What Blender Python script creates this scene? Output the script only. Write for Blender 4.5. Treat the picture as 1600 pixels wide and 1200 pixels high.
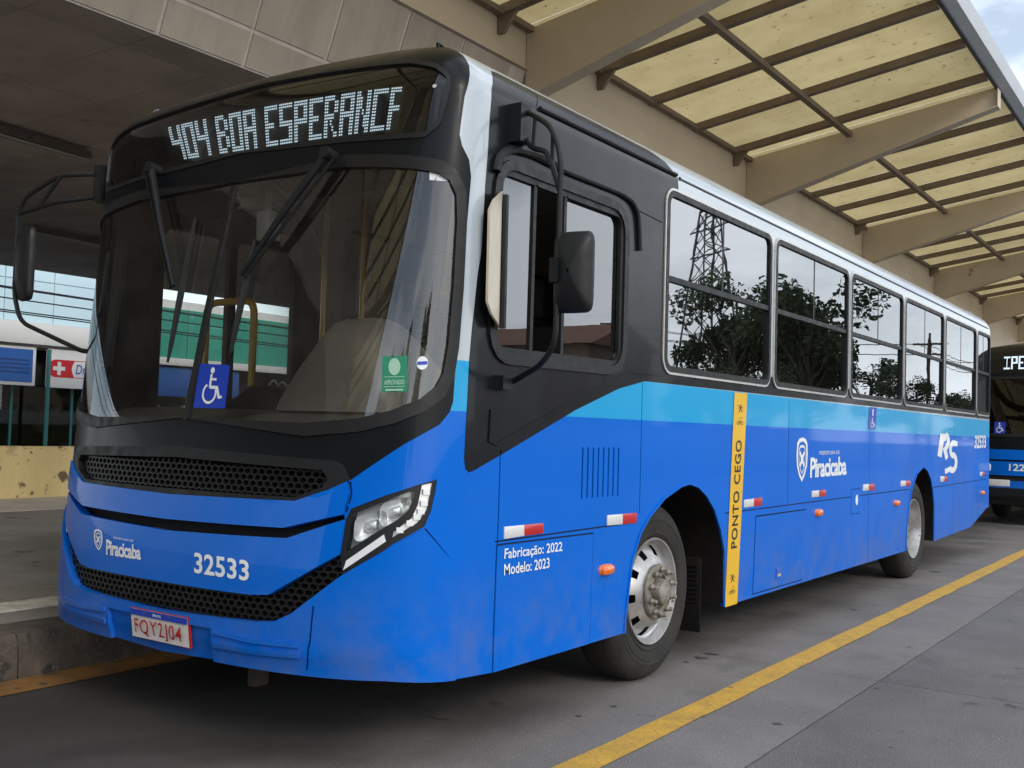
import bpy, bmesh, math, random, bisect
from mathutils import Vector, Matrix
from mathutils.geometry import delaunay_2d_cdt
random.seed(7)
for o in list(bpy.data.objects): bpy.data.objects.remove(o)
SC = bpy.context.scene
COL = SC.collection
R = math.radians

# ------------------------------------------------------------------ camera
F_PX = 1633.0
CAM = Vector((3.8773, -2.9860, 1.3919))
YAW, PIT, ROL = R(34.8108), R(2.4480), R(1.6550)
FW = Vector((-math.sin(YAW)*math.cos(PIT), math.cos(YAW)*math.cos(PIT), math.sin(PIT)))
_r = FW.cross(Vector((0, 0, 1))).normalized()
_u = _r.cross(FW)
RT = _r*math.cos(ROL) + _u*math.sin(ROL)
UP = -_r*math.sin(ROL) + _u*math.cos(ROL)
cd = bpy.data.cameras.new('camera')
cam = bpy.data.objects.new('camera', cd); COL.objects.link(cam)
cd.sensor_width = 36; cd.lens = 36*F_PX/1600; cd.clip_start = .05; cd.clip_end = 2000
m = Matrix.Identity(4)
for i in range(3):
    m[i][0] = RT[i]; m[i][1] = UP[i]; m[i][2] = -FW[i]; m[i][3] = CAM[i]
cam.matrix_world = m
SC.camera = cam
SC.render.resolution_x = 1024; SC.render.resolution_y = 768

# ------------------------------------------------------------------ sky, sun, exposure
SUN_EL, SUN_AZ = R(28), R(112)      # azimuth from +Y towards +X
w = bpy.data.worlds.new('World'); SC.world = w; w.use_nodes = True
nt = w.node_tree; nt.nodes.clear()
out = nt.nodes.new('ShaderNodeOutputWorld')
sky = nt.nodes.new('ShaderNodeTexSky'); sky.sky_type = 'NISHITA'; sky.sun_disc = False
sky.sun_elevation = SUN_EL; sky.sun_rotation = SUN_AZ; sky.air_density = 1.0; sky.dust_density = 1.5
bg1 = nt.nodes.new('ShaderNodeBackground'); bg1.inputs[1].default_value = 0.15
bg2 = nt.nodes.new('ShaderNodeBackground'); bg2.inputs[0].default_value = (.90, .95, 1.0, 1); bg2.inputs[1].default_value = 2.15
tc = nt.nodes.new('ShaderNodeTexCoord'); mp = nt.nodes.new('ShaderNodeMapping'); mp.inputs['Scale'].default_value = (1, 1, 2.2); mp.inputs['Location'].default_value = (10.8, .2, 3.8)
nz = nt.nodes.new('ShaderNodeTexNoise'); nz.inputs['Scale'].default_value = 2.4; nz.inputs['Detail'].default_value = 7; nz.inputs['Roughness'].default_value = .55
cr = nt.nodes.new('ShaderNodeValToRGB'); cr.color_ramp.elements[0].position = .40; cr.color_ramp.elements[1].position = .60
cr.color_ramp.elements[0].color = (.18, .18, .18, 1)
mx = nt.nodes.new('ShaderNodeMixShader')
nt.links.new(tc.outputs['Generated'], mp.inputs[0]); nt.links.new(mp.outputs[0], nz.inputs[0]); nt.links.new(nz.outputs[0], cr.inputs[0])
nt.links.new(cr.outputs[0], mx.inputs[0]); nt.links.new(sky.outputs[0], bg1.inputs[0])
nt.links.new(bg1.outputs[0], mx.inputs[1]); nt.links.new(bg2.outputs[0], mx.inputs[2]); nt.links.new(mx.outputs[0], out.inputs[0])
sl = bpy.data.lights.new('sun', 'SUN'); sl.energy = 1.1; sl.angle = R(14); sl.color = (1, .96, .9)
so = bpy.data.objects.new('sun', sl); COL.objects.link(so)
sd = Vector((math.sin(SUN_AZ)*math.cos(SUN_EL), math.cos(SUN_AZ)*math.cos(SUN_EL), math.sin(SUN_EL)))
so.rotation_euler = (-sd).to_track_quat('-Z', 'Y').to_euler(); so.location = (20, -10, 30)
vs = SC.view_settings; vs.view_transform = 'Standard'; vs.look = 'None'; vs.exposure = 0.12; vs.gamma = 1; vs.use_curve_mapping = False
SC.render.engine = 'CYCLES'
SC.cycles.max_bounces = 8; SC.cycles.transparent_max_bounces = 12; SC.cycles.transmission_bounces = 6; SC.cycles.glossy_bounces = 4

# ------------------------------------------------------------------ materials
def lin(r, g, b):
    f = lambda c: (c/255/12.92) if c/255 <= .04045 else ((c/255+.055)/1.055)**2.4
    return (f(r), f(g), f(b))
MATS = {}
WORLD_MATS = {'ceiling_concrete', 'fascia_concrete', 'translucent_panel', 'worn_concrete_road', 'kerb_concrete', 'tactile_strip', 'pale_blue_cladding', 'green_cladding', 'purlin_brown_steel', 'beige_painted_steel'}
def mat(name, col, rough=.5, metal=0., spec=.5, coat=0., var=0., vscale=3., bump=0., bscale=40., col2=None, spots=None,
        streak=False, obj_var=0., rvar=0., trans=None, emit=None, coord='Object', bdet=6):
    """Principled surface: colour col, mottled towards col2 by noise; spots = (scale, threshold, colour) dirt flecks."""
    M = bpy.data.materials.new(name); M.use_nodes = True; n = M.node_tree.nodes; l = M.node_tree.links
    b = n['Principled BSDF']
    b.inputs['Base Color'].default_value = (*col, 1); b.inputs['Roughness'].default_value = rough
    b.inputs['Metallic'].default_value = metal; b.inputs['Specular IOR Level'].default_value = spec
    b.inputs['Coat Weight'].default_value = coat; b.inputs['Coat Roughness'].default_value = .04
    if name in WORLD_MATS: vec = n.new('ShaderNodeNewGeometry').outputs['Position']     # pieces share meshes: pattern runs on in world space
    else: vec = n.new('ShaderNodeTexCoord').outputs[coord]
    cur = None
    if var or col2:
        if streak:
            mpn = n.new('ShaderNodeMapping'); mpn.inputs['Scale'].default_value = (1, 1, .12); l.new(vec, mpn.inputs[0]); v2 = mpn.outputs[0]
        else: v2 = vec
        no = n.new('ShaderNodeTexNoise'); no.inputs['Scale'].default_value = vscale; no.inputs['Detail'].default_value = 8; no.inputs['Roughness'].default_value = .62
        l.new(v2, no.inputs[0])
        rp = n.new('ShaderNodeValToRGB'); l.new(no.outputs[0], rp.inputs[0])
        rp.color_ramp.elements[0].position = .33; rp.color_ramp.elements[1].position = .68
        c2 = col2 if col2 else tuple(c*(1-var) for c in col)
        rp.color_ramp.elements[0].color = (*c2, 1); rp.color_ramp.elements[1].color = (*col, 1)
        cur = rp.outputs[0]
    if spots:
        for k, (ssc, th, sc_) in enumerate(spots):
            ns = n.new('ShaderNodeTexNoise'); ns.inputs['Scale'].default_value = ssc; ns.inputs['Detail'].default_value = 5; ns.inputs['Roughness'].default_value = .5
            ofs = n.new('ShaderNodeMapping'); ofs.inputs['Location'].default_value = (3.7*k+1, 1.3*k, 5.1*k); l.new(vec, ofs.inputs[0]); l.new(ofs.outputs[0], ns.inputs[0])
            r2 = n.new('ShaderNodeValToRGB'); r2.color_ramp.elements[0].position = th; r2.color_ramp.elements[1].position = th+.06
            l.new(ns.outputs[0], r2.inputs[0])
            mxn = n.new('ShaderNodeMix'); mxn.data_type = 'RGBA'
            l.new(r2.outputs[0], mxn.inputs[0])
            if cur: l.new(cur, mxn.inputs[6])
            else: mxn.inputs[6].default_value = (*col, 1)
            mxn.inputs[7].default_value = (*sc_, 1); cur = mxn.outputs[2]
    if obj_var:
        oi = n.new('ShaderNodeObjectInfo'); mr = n.new('ShaderNodeMapRange'); l.new(oi.outputs['Random'], mr.inputs[0])
        mr.inputs[3].default_value = 1-obj_var; mr.inputs[4].default_value = 1+obj_var
        mu = n.new('ShaderNodeMix'); mu.data_type = 'RGBA'; mu.blend_type = 'MULTIPLY'; mu.inputs[0].default_value = 1
        if cur: l.new(cur, mu.inputs[6])
        else: mu.inputs[6].default_value = (*col, 1)
        l.new(mr.outputs[0], mu.inputs[7]); cur = mu.outputs[2]
    if cur: l.new(cur, b.inputs['Base Color'])
    if rvar:
        nr = n.new('ShaderNodeTexNoise'); nr.inputs['Scale'].default_value = vscale*1.7; nr.inputs['Detail'].default_value = 6; l.new(vec, nr.inputs[0])
        m2 = n.new('ShaderNodeMapRange'); l.new(nr.outputs[0], m2.inputs[0]); m2.inputs[1].default_value = .3; m2.inputs[2].default_value = .7
        m2.inputs[3].default_value = max(0, rough-rvar); m2.inputs[4].default_value = min(1, rough+rvar); l.new(m2.outputs[0], b.inputs['Roughness'])
    if bump:
        nb = n.new('ShaderNodeTexNoise'); nb.inputs['Scale'].default_value = bscale; nb.inputs['Detail'].default_value = bdet; l.new(vec, nb.inputs[0])
        bp = n.new('ShaderNodeBump'); bp.inputs['Strength'].default_value = bump; bp.inputs['Distance'].default_value = .02
        l.new(nb.outputs[0], bp.inputs['Height']); l.new(bp.outputs[0], b.inputs['Normal'])
        if coat: l.new(bp.outputs[0], b.inputs['Coat Normal'])
    if emit:
        b.inputs['Emission Color'].default_value = (*emit[0], 1); b.inputs['Emission Strength'].default_value = emit[1]
    if trans:                       # translucent sheet
        tr = n.new('ShaderNodeBsdfTranslucent'); ms = n.new('ShaderNodeMixShader'); ms.inputs[0].default_value = trans
        if cur: l.new(cur, tr.inputs[0])
        else: tr.inputs[0].default_value = (*col, 1)
        l.new(b.outputs[0], ms.inputs[1]); l.new(tr.outputs[0], ms.inputs[2]); l.new(ms.outputs[0], n['Material Output'].inputs[0])
    MATS[name] = M
    return M
def glass(name, tint, ior=1.5, wave=.0, wscale=2., rough=0.0, dirt=0.):
    M = bpy.data.materials.new(name); M.use_nodes = True; n = M.node_tree.nodes; l = M.node_tree.links; n.clear()
    o = n.new('ShaderNodeOutputMaterial'); t = n.new('ShaderNodeBsdfTransparent'); t.inputs[0].default_value = (*tint, 1)
    g = n.new('ShaderNodeBsdfGlossy'); g.inputs['Roughness'].default_value = rough; g.inputs[0].default_value = (.95, .97, 1, 1)
    f = n.new('ShaderNodeFresnel'); f.inputs[0].default_value = ior; x = n.new('ShaderNodeMixShader')
    if wave:
        tc = n.new('ShaderNodeTexCoord'); no = n.new('ShaderNodeTexNoise'); no.inputs['Scale'].default_value = wscale; no.inputs['Detail'].default_value = 1.5
        l.new(tc.outputs['Object'], no.inputs[0]); b = n.new('ShaderNodeBump'); b.inputs['Strength'].default_value = wave; b.inputs['Distance'].default_value = .01
        l.new(no.outputs[0], b.inputs['Height']); l.new(b.outputs[0], g.inputs['Normal'])
    l.new(f.outputs[0], x.inputs[0]); l.new(t.outputs[0], x.inputs[1]); l.new(g.outputs[0], x.inputs[2])
    last = x.outputs[0]
    if dirt:
        tc2 = n.new('ShaderNodeTexCoord'); nd = n.new('ShaderNodeTexNoise'); nd.inputs['Scale'].default_value = 5; nd.inputs['Detail'].default_value = 8; l.new(tc2.outputs['Object'], nd.inputs[0])
        mr = n.new('ShaderNodeMapRange'); mr.inputs[1].default_value = .35; mr.inputs[2].default_value = .75; mr.inputs[3].default_value = dirt*.3; mr.inputs[4].default_value = dirt
        l.new(nd.outputs[0], mr.inputs[0]); df = n.new('ShaderNodeBsdfDiffuse'); df.inputs[0].default_value = (.45, .42, .38, 1)
        x2 = n.new('ShaderNodeMixShader'); l.new(mr.outputs[0], x2.inputs[0]); l.new(last, x2.inputs[1]); l.new(df.outputs[0], x2.inputs[2]); last = x2.outputs[0]
    l.new(last, o.inputs[0]); MATS[name] = M
    return M

BLUE = mat('blue_paint', (.0, .122, .575), rough=.36, spec=.08, coat=.26, var=.10, vscale=1.2, bump=.045, bscale=1.5, bdet=0, rvar=.06, spots=[(55, .735, (.03, .15, .56)), (1.1, .66, (.002, .110, .52))])
CYAN = mat('cyan_paint', (.002, .305, .60), rough=.32, spec=.25, coat=.28, var=.06, vscale=1.2, bump=.02, bscale=1.6, bdet=0)
WHITE = mat('white_paint', (.40, .45, .49), rough=.3, coat=.6, var=.06, vscale=1.5, bump=.02, bscale=1.6, bdet=0)
BLACK = mat('black_paint', (.0055, .007, .009), rough=.33, spec=.15, coat=.06, var=.3, vscale=2.5, rvar=.07)
BLACKS = mat('black_side_paint', (.008, .009, .0115), rough=.28, spec=.15, coat=.14, bump=.03, bscale=1.5, bdet=0, var=.2, vscale=2.5, rvar=.06)
PLASTIC = mat('black_plastic', (.011, .012, .0135), rough=.5, spec=.3, var=.3, vscale=8, rvar=.1)
RUBBER = mat('rubber', (.009, .009, .0095), rough=.5, spec=.35, var=.3, vscale=12, rvar=.1)
TYRE = mat('tyre_rubber', (.017, .0165, .016), rough=.8, spec=.3, col2=(.030, .028, .025), vscale=6, bump=.25, bscale=60)
DARK = mat('dark_void', (.006, .006, .006), rough=.9, var=.2)
GAP = mat('panel_gap', (.004, .008, .02), rough=.8, var=.2)
SILVER = mat('window_trim_metal', (.58, .57, .55), rough=.35, metal=.4, var=.2, vscale=10, rvar=.1)
STEEL = mat('painted_wheel_steel', (.56, .56, .57), rough=.34, metal=.65, col2=(.34, .33, .31), vscale=7, rvar=.1, spots=[(24, .66, (.16, .13, .10))])
HUB = mat('dusty_hub_iron', (.34, .31, .27), rough=.6, metal=.5, col2=(.14, .12, .10), vscale=16, rvar=.1)
CHROME = mat('lamp_reflector', (.85, .86, .87), rough=.28, metal=.55, var=.2, vscale=25)
LAMPG = mat('lamp_frosted_plastic', (.72, .74, .76), rough=.25, coat=.6, var=.1)
AMBER = mat('amber_plastic', (.78, .16, .015), rough=.25, coat=.7, var=.25, vscale=60)
RED = mat('red_reflector', (.50, .010, .014), rough=.3, coat=.5, var=.2, vscale=60)
RWHITE = mat('white_reflector', (.62, .62, .62), rough=.3, coat=.5, var=.1, vscale=60)
YEL = mat('yellow_decal', (.72, .42, .012), rough=.4, coat=.3, var=.08)
DECAL = mat('white_decal', (.74, .77, .80), rough=.4, coat=.3, var=.08, vscale=20)
DECALK = mat('black_decal', (.012, .012, .012), rough=.4, var=.2)
SIGNB = mat('sign_blue', (.004, .04, .42), rough=.35, coat=.3, var=.1)
SIGNG = mat('sticker_green', (.01, .21, .11), rough=.4, var=.1)
PLATEW = mat('plate_white', (.68, .66, .64), rough=.4, var=.1, vscale=20)
PLATER = mat('plate_red', (.42, .015, .02), rough=.4, var=.1)
HANDY = mat('handrail_yellow', (.62, .36, .02), rough=.35, coat=.5, var=.1)
DASHM = mat('dashboard_plastic', (.40, .355, .30), rough=.55, var=.15, vscale=5, bump=.05, bscale=120)
SEATF = mat('seat_fabric', (.02, .03, .075), rough=.8, var=.5, vscale=18)
INTG = mat('interior_panel', (.48, .46, .43), rough=.55, var=.1)
INTD = mat('interior_floor', (.055, .054, .053), rough=.75, var=.3)
CLOTH = mat('navy_cloth', (.006, .008, .022), rough=.9, var=.4, vscale=10)
LED = mat('led_white', (.8, .9, 1), rough=.5, var=.05, emit=((.70, .87, 1.0), 1.6))
LEDB = mat('led_board', (.045, .05, .045), rough=.5, var=.3, vscale=60)
WSG = glass('windshield_glass', (.90, .91, .88), ior=1.85, wave=.015, wscale=1.2, dirt=.035)
SWG = glass('tinted_window_glass', (.20, .21, .21), ior=3.2, wave=.06, wscale=2.4, dirt=.01)
DWG = glass('cab_window_glass', (.16, .17, .17), ior=2.25, wave=.05, wscale=2.4, dirt=.02)
DSG = glass('destination_glass', (.42, .43, .42), ior=1.45, dirt=.02)
LENSG = glass('headlamp_lens', (.88, .9, .9), ior=1.45)
CLEAR = glass('clear_glass', (.90, .92, .92), ior=1.45)

def road_dust(M, amount=.5, top=.85):
    """dried spray thrown up by the wheels: patchy dust that thins out towards height top"""
    n = M.node_tree.nodes; l = M.node_tree.links; b = n['Principled BSDF']; src = b.inputs['Base Color'].links[0].from_socket
    tc = n.new('ShaderNodeTexCoord'); sx = n.new('ShaderNodeSeparateXYZ'); l.new(tc.outputs['Object'], sx.inputs[0])
    no = n.new('ShaderNodeTexNoise'); no.inputs['Scale'].default_value = 4.5; no.inputs['Detail'].default_value = 9; no.inputs['Roughness'].default_value = .7; l.new(tc.outputs['Object'], no.inputs[0])
    h = n.new('ShaderNodeMapRange'); h.inputs[1].default_value = .32; h.inputs[2].default_value = top; h.inputs[3].default_value = 1.; h.inputs[4].default_value = 0.; l.new(sx.outputs[2], h.inputs[0])
    q = n.new('ShaderNodeMapRange'); q.inputs[1].default_value = .42; q.inputs[2].default_value = .75; q.inputs[3].default_value = 0.; q.inputs[4].default_value = amount; l.new(no.outputs[0], q.inputs[0])
    mu = n.new('ShaderNodeMath'); mu.operation = 'MULTIPLY'; l.new(h.outputs[0], mu.inputs[0]); l.new(q.outputs[0], mu.inputs[1])
    mx_ = n.new('ShaderNodeMix'); mx_.data_type = 'RGBA'; l.new(mu.outputs[0], mx_.inputs[0]); l.new(src, mx_.inputs[6]); mx_.inputs[7].default_value = (.16, .15, .14, 1); l.new(mx_.outputs[2], b.inputs['Base Color'])
road_dust(BLUE)
# ------------------------------------------------------------------ tagging and mesh helpers
def tag(o, label=None, cat=None, group=None, kind=None):
    if label: o['label'] = label
    if cat: o['category'] = cat
    if group: o['group'] = group
    if kind: o['kind'] = kind
    return o
def empty(name, loc=(0, 0, 0), parent=None, rz=0):
    o = bpy.data.objects.new(name, None); COL.objects.link(o); o.location = loc; o.rotation_euler.z = rz; o.empty_display_size = .2
    if parent: o.parent = parent
    return o
def link(name, me, parent=None):
    o = bpy.data.objects.new(name, me); COL.objects.link(o)
    if parent: o.parent = parent
    return o
def copy_tree(o, parent=None):
    c = o.copy(); COL.objects.link(c); c.parent = parent
    for ch in list(o.children): copy_tree(ch, c)
    return c
class MB:
    """collects shapes, builds ONE mesh object"""
    def __init__(s): s.v = []; s.f = []; s.mi = []; s.cur = 0; s.sm = []
    def add(s, V, F, smooth=False):
        k = len(s.v); s.v += [tuple(v) for v in V]
        for f in F: s.f.append(tuple(i+k for i in f)); s.mi.append(s.cur); s.sm.append(smooth)
        return s
    def box(s, x0, x1, y0, y1, z0, z1, b=0.):
        if b <= 0:
            V = [(x, y, z) for x in (x0, x1) for y in (y0, y1) for z in (z0, z1)]
            return s.add(V, [(0, 1, 3, 2), (4, 6, 7, 5), (0, 4, 5, 1), (2, 3, 7, 6), (0, 2, 6, 4), (1, 5, 7, 3)])
        bm = bmesh.new(); bmesh.ops.create_cube(bm, size=1)
        for v in bm.verts: v.co = ((x0+x1)/2+v.co.x*(x1-x0), (y0+y1)/2+v.co.y*(y1-y0), (z0+z1)/2+v.co.z*(z1-z0))
        bmesh.ops.bevel(bm, geom=bm.edges[:], offset=b, segments=2, profile=.6, affect='EDGES')
        bm.verts.index_update()
        s.add([v.co[:] for v in bm.verts], [[v.index for v in f.verts] for f in bm.faces]); bm.free(); return s
    def obox(s, c, ax, ay, az, b=0):
        """box by centre and three half-axis vectors"""
        c = Vector(c); ax, ay, az = Vector(ax), Vector(ay), Vector(az)
        V = [c+i*ax+j*ay+k*az for i in (-1, 1) for j in (-1, 1) for k in (-1, 1)]
        return s.add(V, [(0, 1, 3, 2), (4, 6, 7, 5), (0, 4, 5, 1), (2, 3, 7, 6), (0, 2, 6, 4), (1, 5, 7, 3)])
    def tube(s, pts, r, n=8, cap=True):
        P = [Vector(p) for p in pts]; rr = r if isinstance(r, (list, tuple)) else [r]*len(P)
        V = []; up = None
        for i, p in enumerate(P):
            t = (P[min(i+1, len(P)-1)]-P[max(i-1, 0)]).normalized()
            if up is None:
                up = Vector((0, 0, 1)) if abs(t.z) < .9 else Vector((1, 0, 0))
            a = t.cross(up)
            if a.length < 1e-6: a = t.cross(Vector((0, 1, 0)))
            a.normalize(); b = a.cross(t).normalized(); up = b
            for k in range(n):
                q = 2*math.pi*k/n; V.append(p+rr[i]*(math.cos(q)*a+math.sin(q)*b))
        F = [(i*n+k, i*n+(k+1) % n, (i+1)*n+(k+1) % n, (i+1)*n+k) for i in range(len(P)-1) for k in range(n)]
        if cap: F += [tuple(range(n-1, -1, -1)), tuple((len(P)-1)*n+k for k in range(n))]
        return s.add(V, F, True)
    def lathe(s, prof, c, axis='x', n=40, close=False):
        """prof: (radius, along-axis) pairs"""
        V = []
        for (r, a) in prof:
            for k in range(n):
                q = 2*math.pi*k/n
                if axis == 'x': V.append((c[0]+a, c[1]+r*math.cos(q), c[2]+r*math.sin(q)))
                elif axis == 'z': V.append((c[0]+r*math.cos(q), c[1]+r*math.sin(q), c[2]+a))
                else: V.append((c[0]+r*math.cos(q), c[1]+a, c[2]+r*math.sin(q)))
        F = [(i*n+k, i*n+(k+1) % n, (i+1)*n+(k+1) % n, (i+1)*n+k) for i in range(len(prof)-1) for k in range(n)]
        return s.add(V, F, True)
    def prism(s, poly, axis, a0, a1):
        """poly of 2-D points extruded along axis"""
        def p3(p, a): return {'x': (a, p[0], p[1]), 'y': (p[0], a, p[1]), 'z': (p[0], p[1], a)}[axis]
        n = len(poly); V = [p3(p, a0) for p in poly]+[p3(p, a1) for p in poly]
        return s.add(V, [tuple(range(n)), tuple(range(2*n-1, n-1, -1))]+[(i, (i+1) % n, n+(i+1) % n, n+i) for i in range(n)])
    def mesh(s, name, mats):
        me = bpy.data.meshes.new(name); me.from_pydata(s.v, [], s.f)
        for m_ in (mats if isinstance(mats, (list, tuple)) else [mats]): me.materials.append(m_)
        me.polygons.foreach_set('material_index', s.mi); me.polygons.foreach_set('use_smooth', s.sm)
        bm = bmesh.new(); bm.from_mesh(me); bmesh.ops.recalc_face_normals(bm, faces=bm.faces[:]); bm.to_mesh(me); bm.free()
        me.set_sharp_from_angle(angle=R(42)); me.update()
        return me
    def build(s, name, mats, parent=None): return link(name, s.mesh(name, mats), parent)
def arc_pts(pts, r, n=5):
    """polyline with its inner corners rounded"""
    P = [Vector(p) for p in pts]; out = [P[0]]
    for i in range(1, len(P)-1):
        a, b, c = P[i-1], P[i], P[i+1]; d1 = (a-b); d2 = (c-b); k = min(r, d1.length*.45, d2.length*.45)
        p1 = b+d1.normalized()*k; p2 = b+d2.normalized()*k
        for j in range(n+1):
            t = j/n; out.append((1-t)**2*p1+2*t*(1-t)*b+t*t*p2)
    return out+[P[-1]]

# ------------------------------------------------------------------ THE SETTING: ground, road, platform
ASPH = mat('asphalt', (.075, .073, .072), rough=.9, var=.35, vscale=.6, bump=.4, bscale=120)
SLAB = mat('worn_concrete_road', (.182, .166, .156), rough=.85, col2=(.118, .107, .101), vscale=1.1, bump=.55, bscale=110, rvar=.1,
           spots=[(1.4, .60, (.125, .113, .106)), (60, .60, (.20, .187, .178)), (110, .62, (.085, .078, .074)), (3.5, .68, (.065, .061, .059)), (16, .73, (.035, .033, .032))], coord='Object', obj_var=.06)
PLATF = mat('platform_concrete', (.26, .235, .215), rough=.8, col2=(.17, .155, .142), vscale=1.4, bump=.3, bscale=80, spots=[(3.0, .64, (.07, .064, .06))])
KERBM = mat('kerb_concrete', (.125, .10, .08), rough=.9, col2=(.042, .034, .028), vscale=5, bump=.7, bscale=30, spots=[(6, .60, (.035, .029, .024)), (2.5, .58, (.07, .056, .045)), (18, .66, (.20, .17, .14))], obj_var=.15)
LINEY = mat('road_paint_yellow', (.60, .34, .035), rough=.75, col2=(.42, .245, .04), vscale=7, bump=.3, bscale=90, spots=[(38, .60, (.30, .19, .06)), (9, .66, (.20, .145, .075)), (90, .62, (.24, .17, .08))])
LINEO = mat('kerb_paint_orange', (.30, .14, .03), rough=.85, col2=(.15, .08, .03), vscale=4, spots=[(12, .58, (.08, .06, .045))])
TACT = mat('tactile_strip', (.62, .59, .53), rough=.8, col2=(.36, .335, .30), vscale=9)

def bay_mat():  # oil-dark lane; shade under and before the bus painted into the colour
    M = SLAB.copy(); M.name = 'oily_shaded_bay'; n = M.node_tree.nodes; l = M.node_tree.links; b = n['Principled BSDF']
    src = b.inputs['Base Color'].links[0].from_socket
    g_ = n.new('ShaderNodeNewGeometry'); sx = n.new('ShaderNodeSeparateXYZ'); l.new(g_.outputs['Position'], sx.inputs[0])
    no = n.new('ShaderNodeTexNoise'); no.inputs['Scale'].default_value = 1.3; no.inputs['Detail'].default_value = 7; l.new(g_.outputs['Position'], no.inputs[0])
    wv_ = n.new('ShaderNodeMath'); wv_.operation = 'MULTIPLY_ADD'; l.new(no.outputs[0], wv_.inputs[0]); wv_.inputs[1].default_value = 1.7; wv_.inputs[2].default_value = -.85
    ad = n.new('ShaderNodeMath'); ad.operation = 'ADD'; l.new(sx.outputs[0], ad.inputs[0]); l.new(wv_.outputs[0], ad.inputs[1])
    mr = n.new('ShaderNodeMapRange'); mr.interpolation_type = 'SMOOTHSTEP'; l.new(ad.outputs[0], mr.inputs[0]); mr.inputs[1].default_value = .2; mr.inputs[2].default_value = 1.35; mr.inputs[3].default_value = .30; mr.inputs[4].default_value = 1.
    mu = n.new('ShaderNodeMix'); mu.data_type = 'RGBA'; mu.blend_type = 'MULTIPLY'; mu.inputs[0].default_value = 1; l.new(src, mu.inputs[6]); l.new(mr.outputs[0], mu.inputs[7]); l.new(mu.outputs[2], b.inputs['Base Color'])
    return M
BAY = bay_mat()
g = MB(); g.add([(-400, -400, -.022), (400, -400, -.022), (400, 400, -.022), (-400, 400, -.022)], [(0, 1, 2, 3)])
tag(g.build('ground', ASPH), kind='structure')
road = empty('road'); tag(road, kind='structure')
XS = [-1.385, 2.175, 5.73, 9.28, 12.84]; PY = 4.0
me_slab = {}
for i in range(4):
    w_ = XS[i+1]-XS[i]-.012
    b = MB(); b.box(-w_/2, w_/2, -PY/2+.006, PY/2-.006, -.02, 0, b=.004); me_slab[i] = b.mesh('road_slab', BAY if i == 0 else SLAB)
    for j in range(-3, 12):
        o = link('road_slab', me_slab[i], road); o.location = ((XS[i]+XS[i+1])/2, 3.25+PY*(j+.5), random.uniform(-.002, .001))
def strip(name, x0, x1, y0, y1, z, m_, wob=.006, n=160):
    V = []; 
    for i in range(n+1):
        y = y0+(y1-y0)*i/n; V += [(x0+random.uniform(-wob, wob), y, z), (x1+random.uniform(-wob, wob), y, z)]
    b = MB(); b.add(V, [(2*i, 2*i+1, 2*i+3, 2*i+2) for i in range(n)]); return b.build(name, m_)
tag(strip('yellow_lane_line', 1.562, 1.712, -6, 40, .005, LINEY), kind='structure')
tag(strip('orange_kerb_line', -1.385, -1.12, -6, 40, .005, LINEO, .012), kind='structure')
ZP = .24
p = MB(); p.box(-9.8, -1.70, -34, 44, -.02, ZP); tag(p.build('platform', PLATF), kind='structure')
wk = MB(); wk.box(-9.87, -8.05, -34, 44, ZP+.0005, ZP+.004); tag(wk.build('lit_floor_strip', mat('lit_floor_concrete', (.50, .46, .42), rough=.85, col2=(.40, .365, .33), vscale=1.5)), kind='structure')  # daylit floor band by the wall, its brightness put into a lighter colour
kerb = empty('kerb'); tag(kerb, kind='structure')
def kerb_stone(seed):
    rnd = random.Random(seed); bm = bmesh.new(); bmesh.ops.create_grid(bm, x_segments=1, y_segments=1, size=.5)
    bm.free(); b = MB(); n = 10
    V = []
    for i in range(n+1):
        y = -.495+.99*i/n; e = rnd.uniform(0, .012); d = rnd.uniform(0, .02) if rnd.random() < .3 else 0
        V += [(.0-e*.5, y, -.02), (.0-e, y, .10), (-.012-e-d, y, ZP-.035-d), (-.04-d, y, ZP-.006-d*.4), (-.305, y, ZP+.001), (-.305, y, -.02)]
    F = []
    for i in range(n):
        for k in range(5): F.append((i*6+k, (i+1)*6+k, (i+1)*6+k+1, i*6+k+1))
    F += [tuple(range(6)), tuple(n*6+k for k in range(5, -1, -1))]
    b.add(V, F); return b.mesh('kerb_stone', KERBM)
kms = [kerb_stone(i) for i in range(5)]
for j in range(-7, 26):
    o = link('kerb_stone', kms[j % 5], kerb); o.location = (-1.39, j+.5+.12, 0)
tl = MB(); tl.box(-.135, .135, -.147, .147, 0, .010)
for i in range(4):
    for j in range(4):
        cx, cy = -.10+.066*i, -.11+.073*j
        tl.add([(cx-.026, cy, .010), (cx, cy-.03, .010), (cx+.026, cy, .010), (cx, cy+.03, .010), (cx, cy, .019)], [(0, 1, 4), (1, 2, 4), (2, 3, 4), (3, 0, 4)])
tme = tl.mesh('tactile_tile', TACT)
tac = empty('tactile_strip'); tag(tac, kind='structure')
for j in range(60):
    o = link('tactile_tile', tme, tac); o.location = (-2.13, -5+.30*j, ZP+.002)
st2 = MB(); st2.box(-60, -10.15, -40, 80, -.02, .02); tag(st2.build('street', ASPH), kind='structure')

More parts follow.
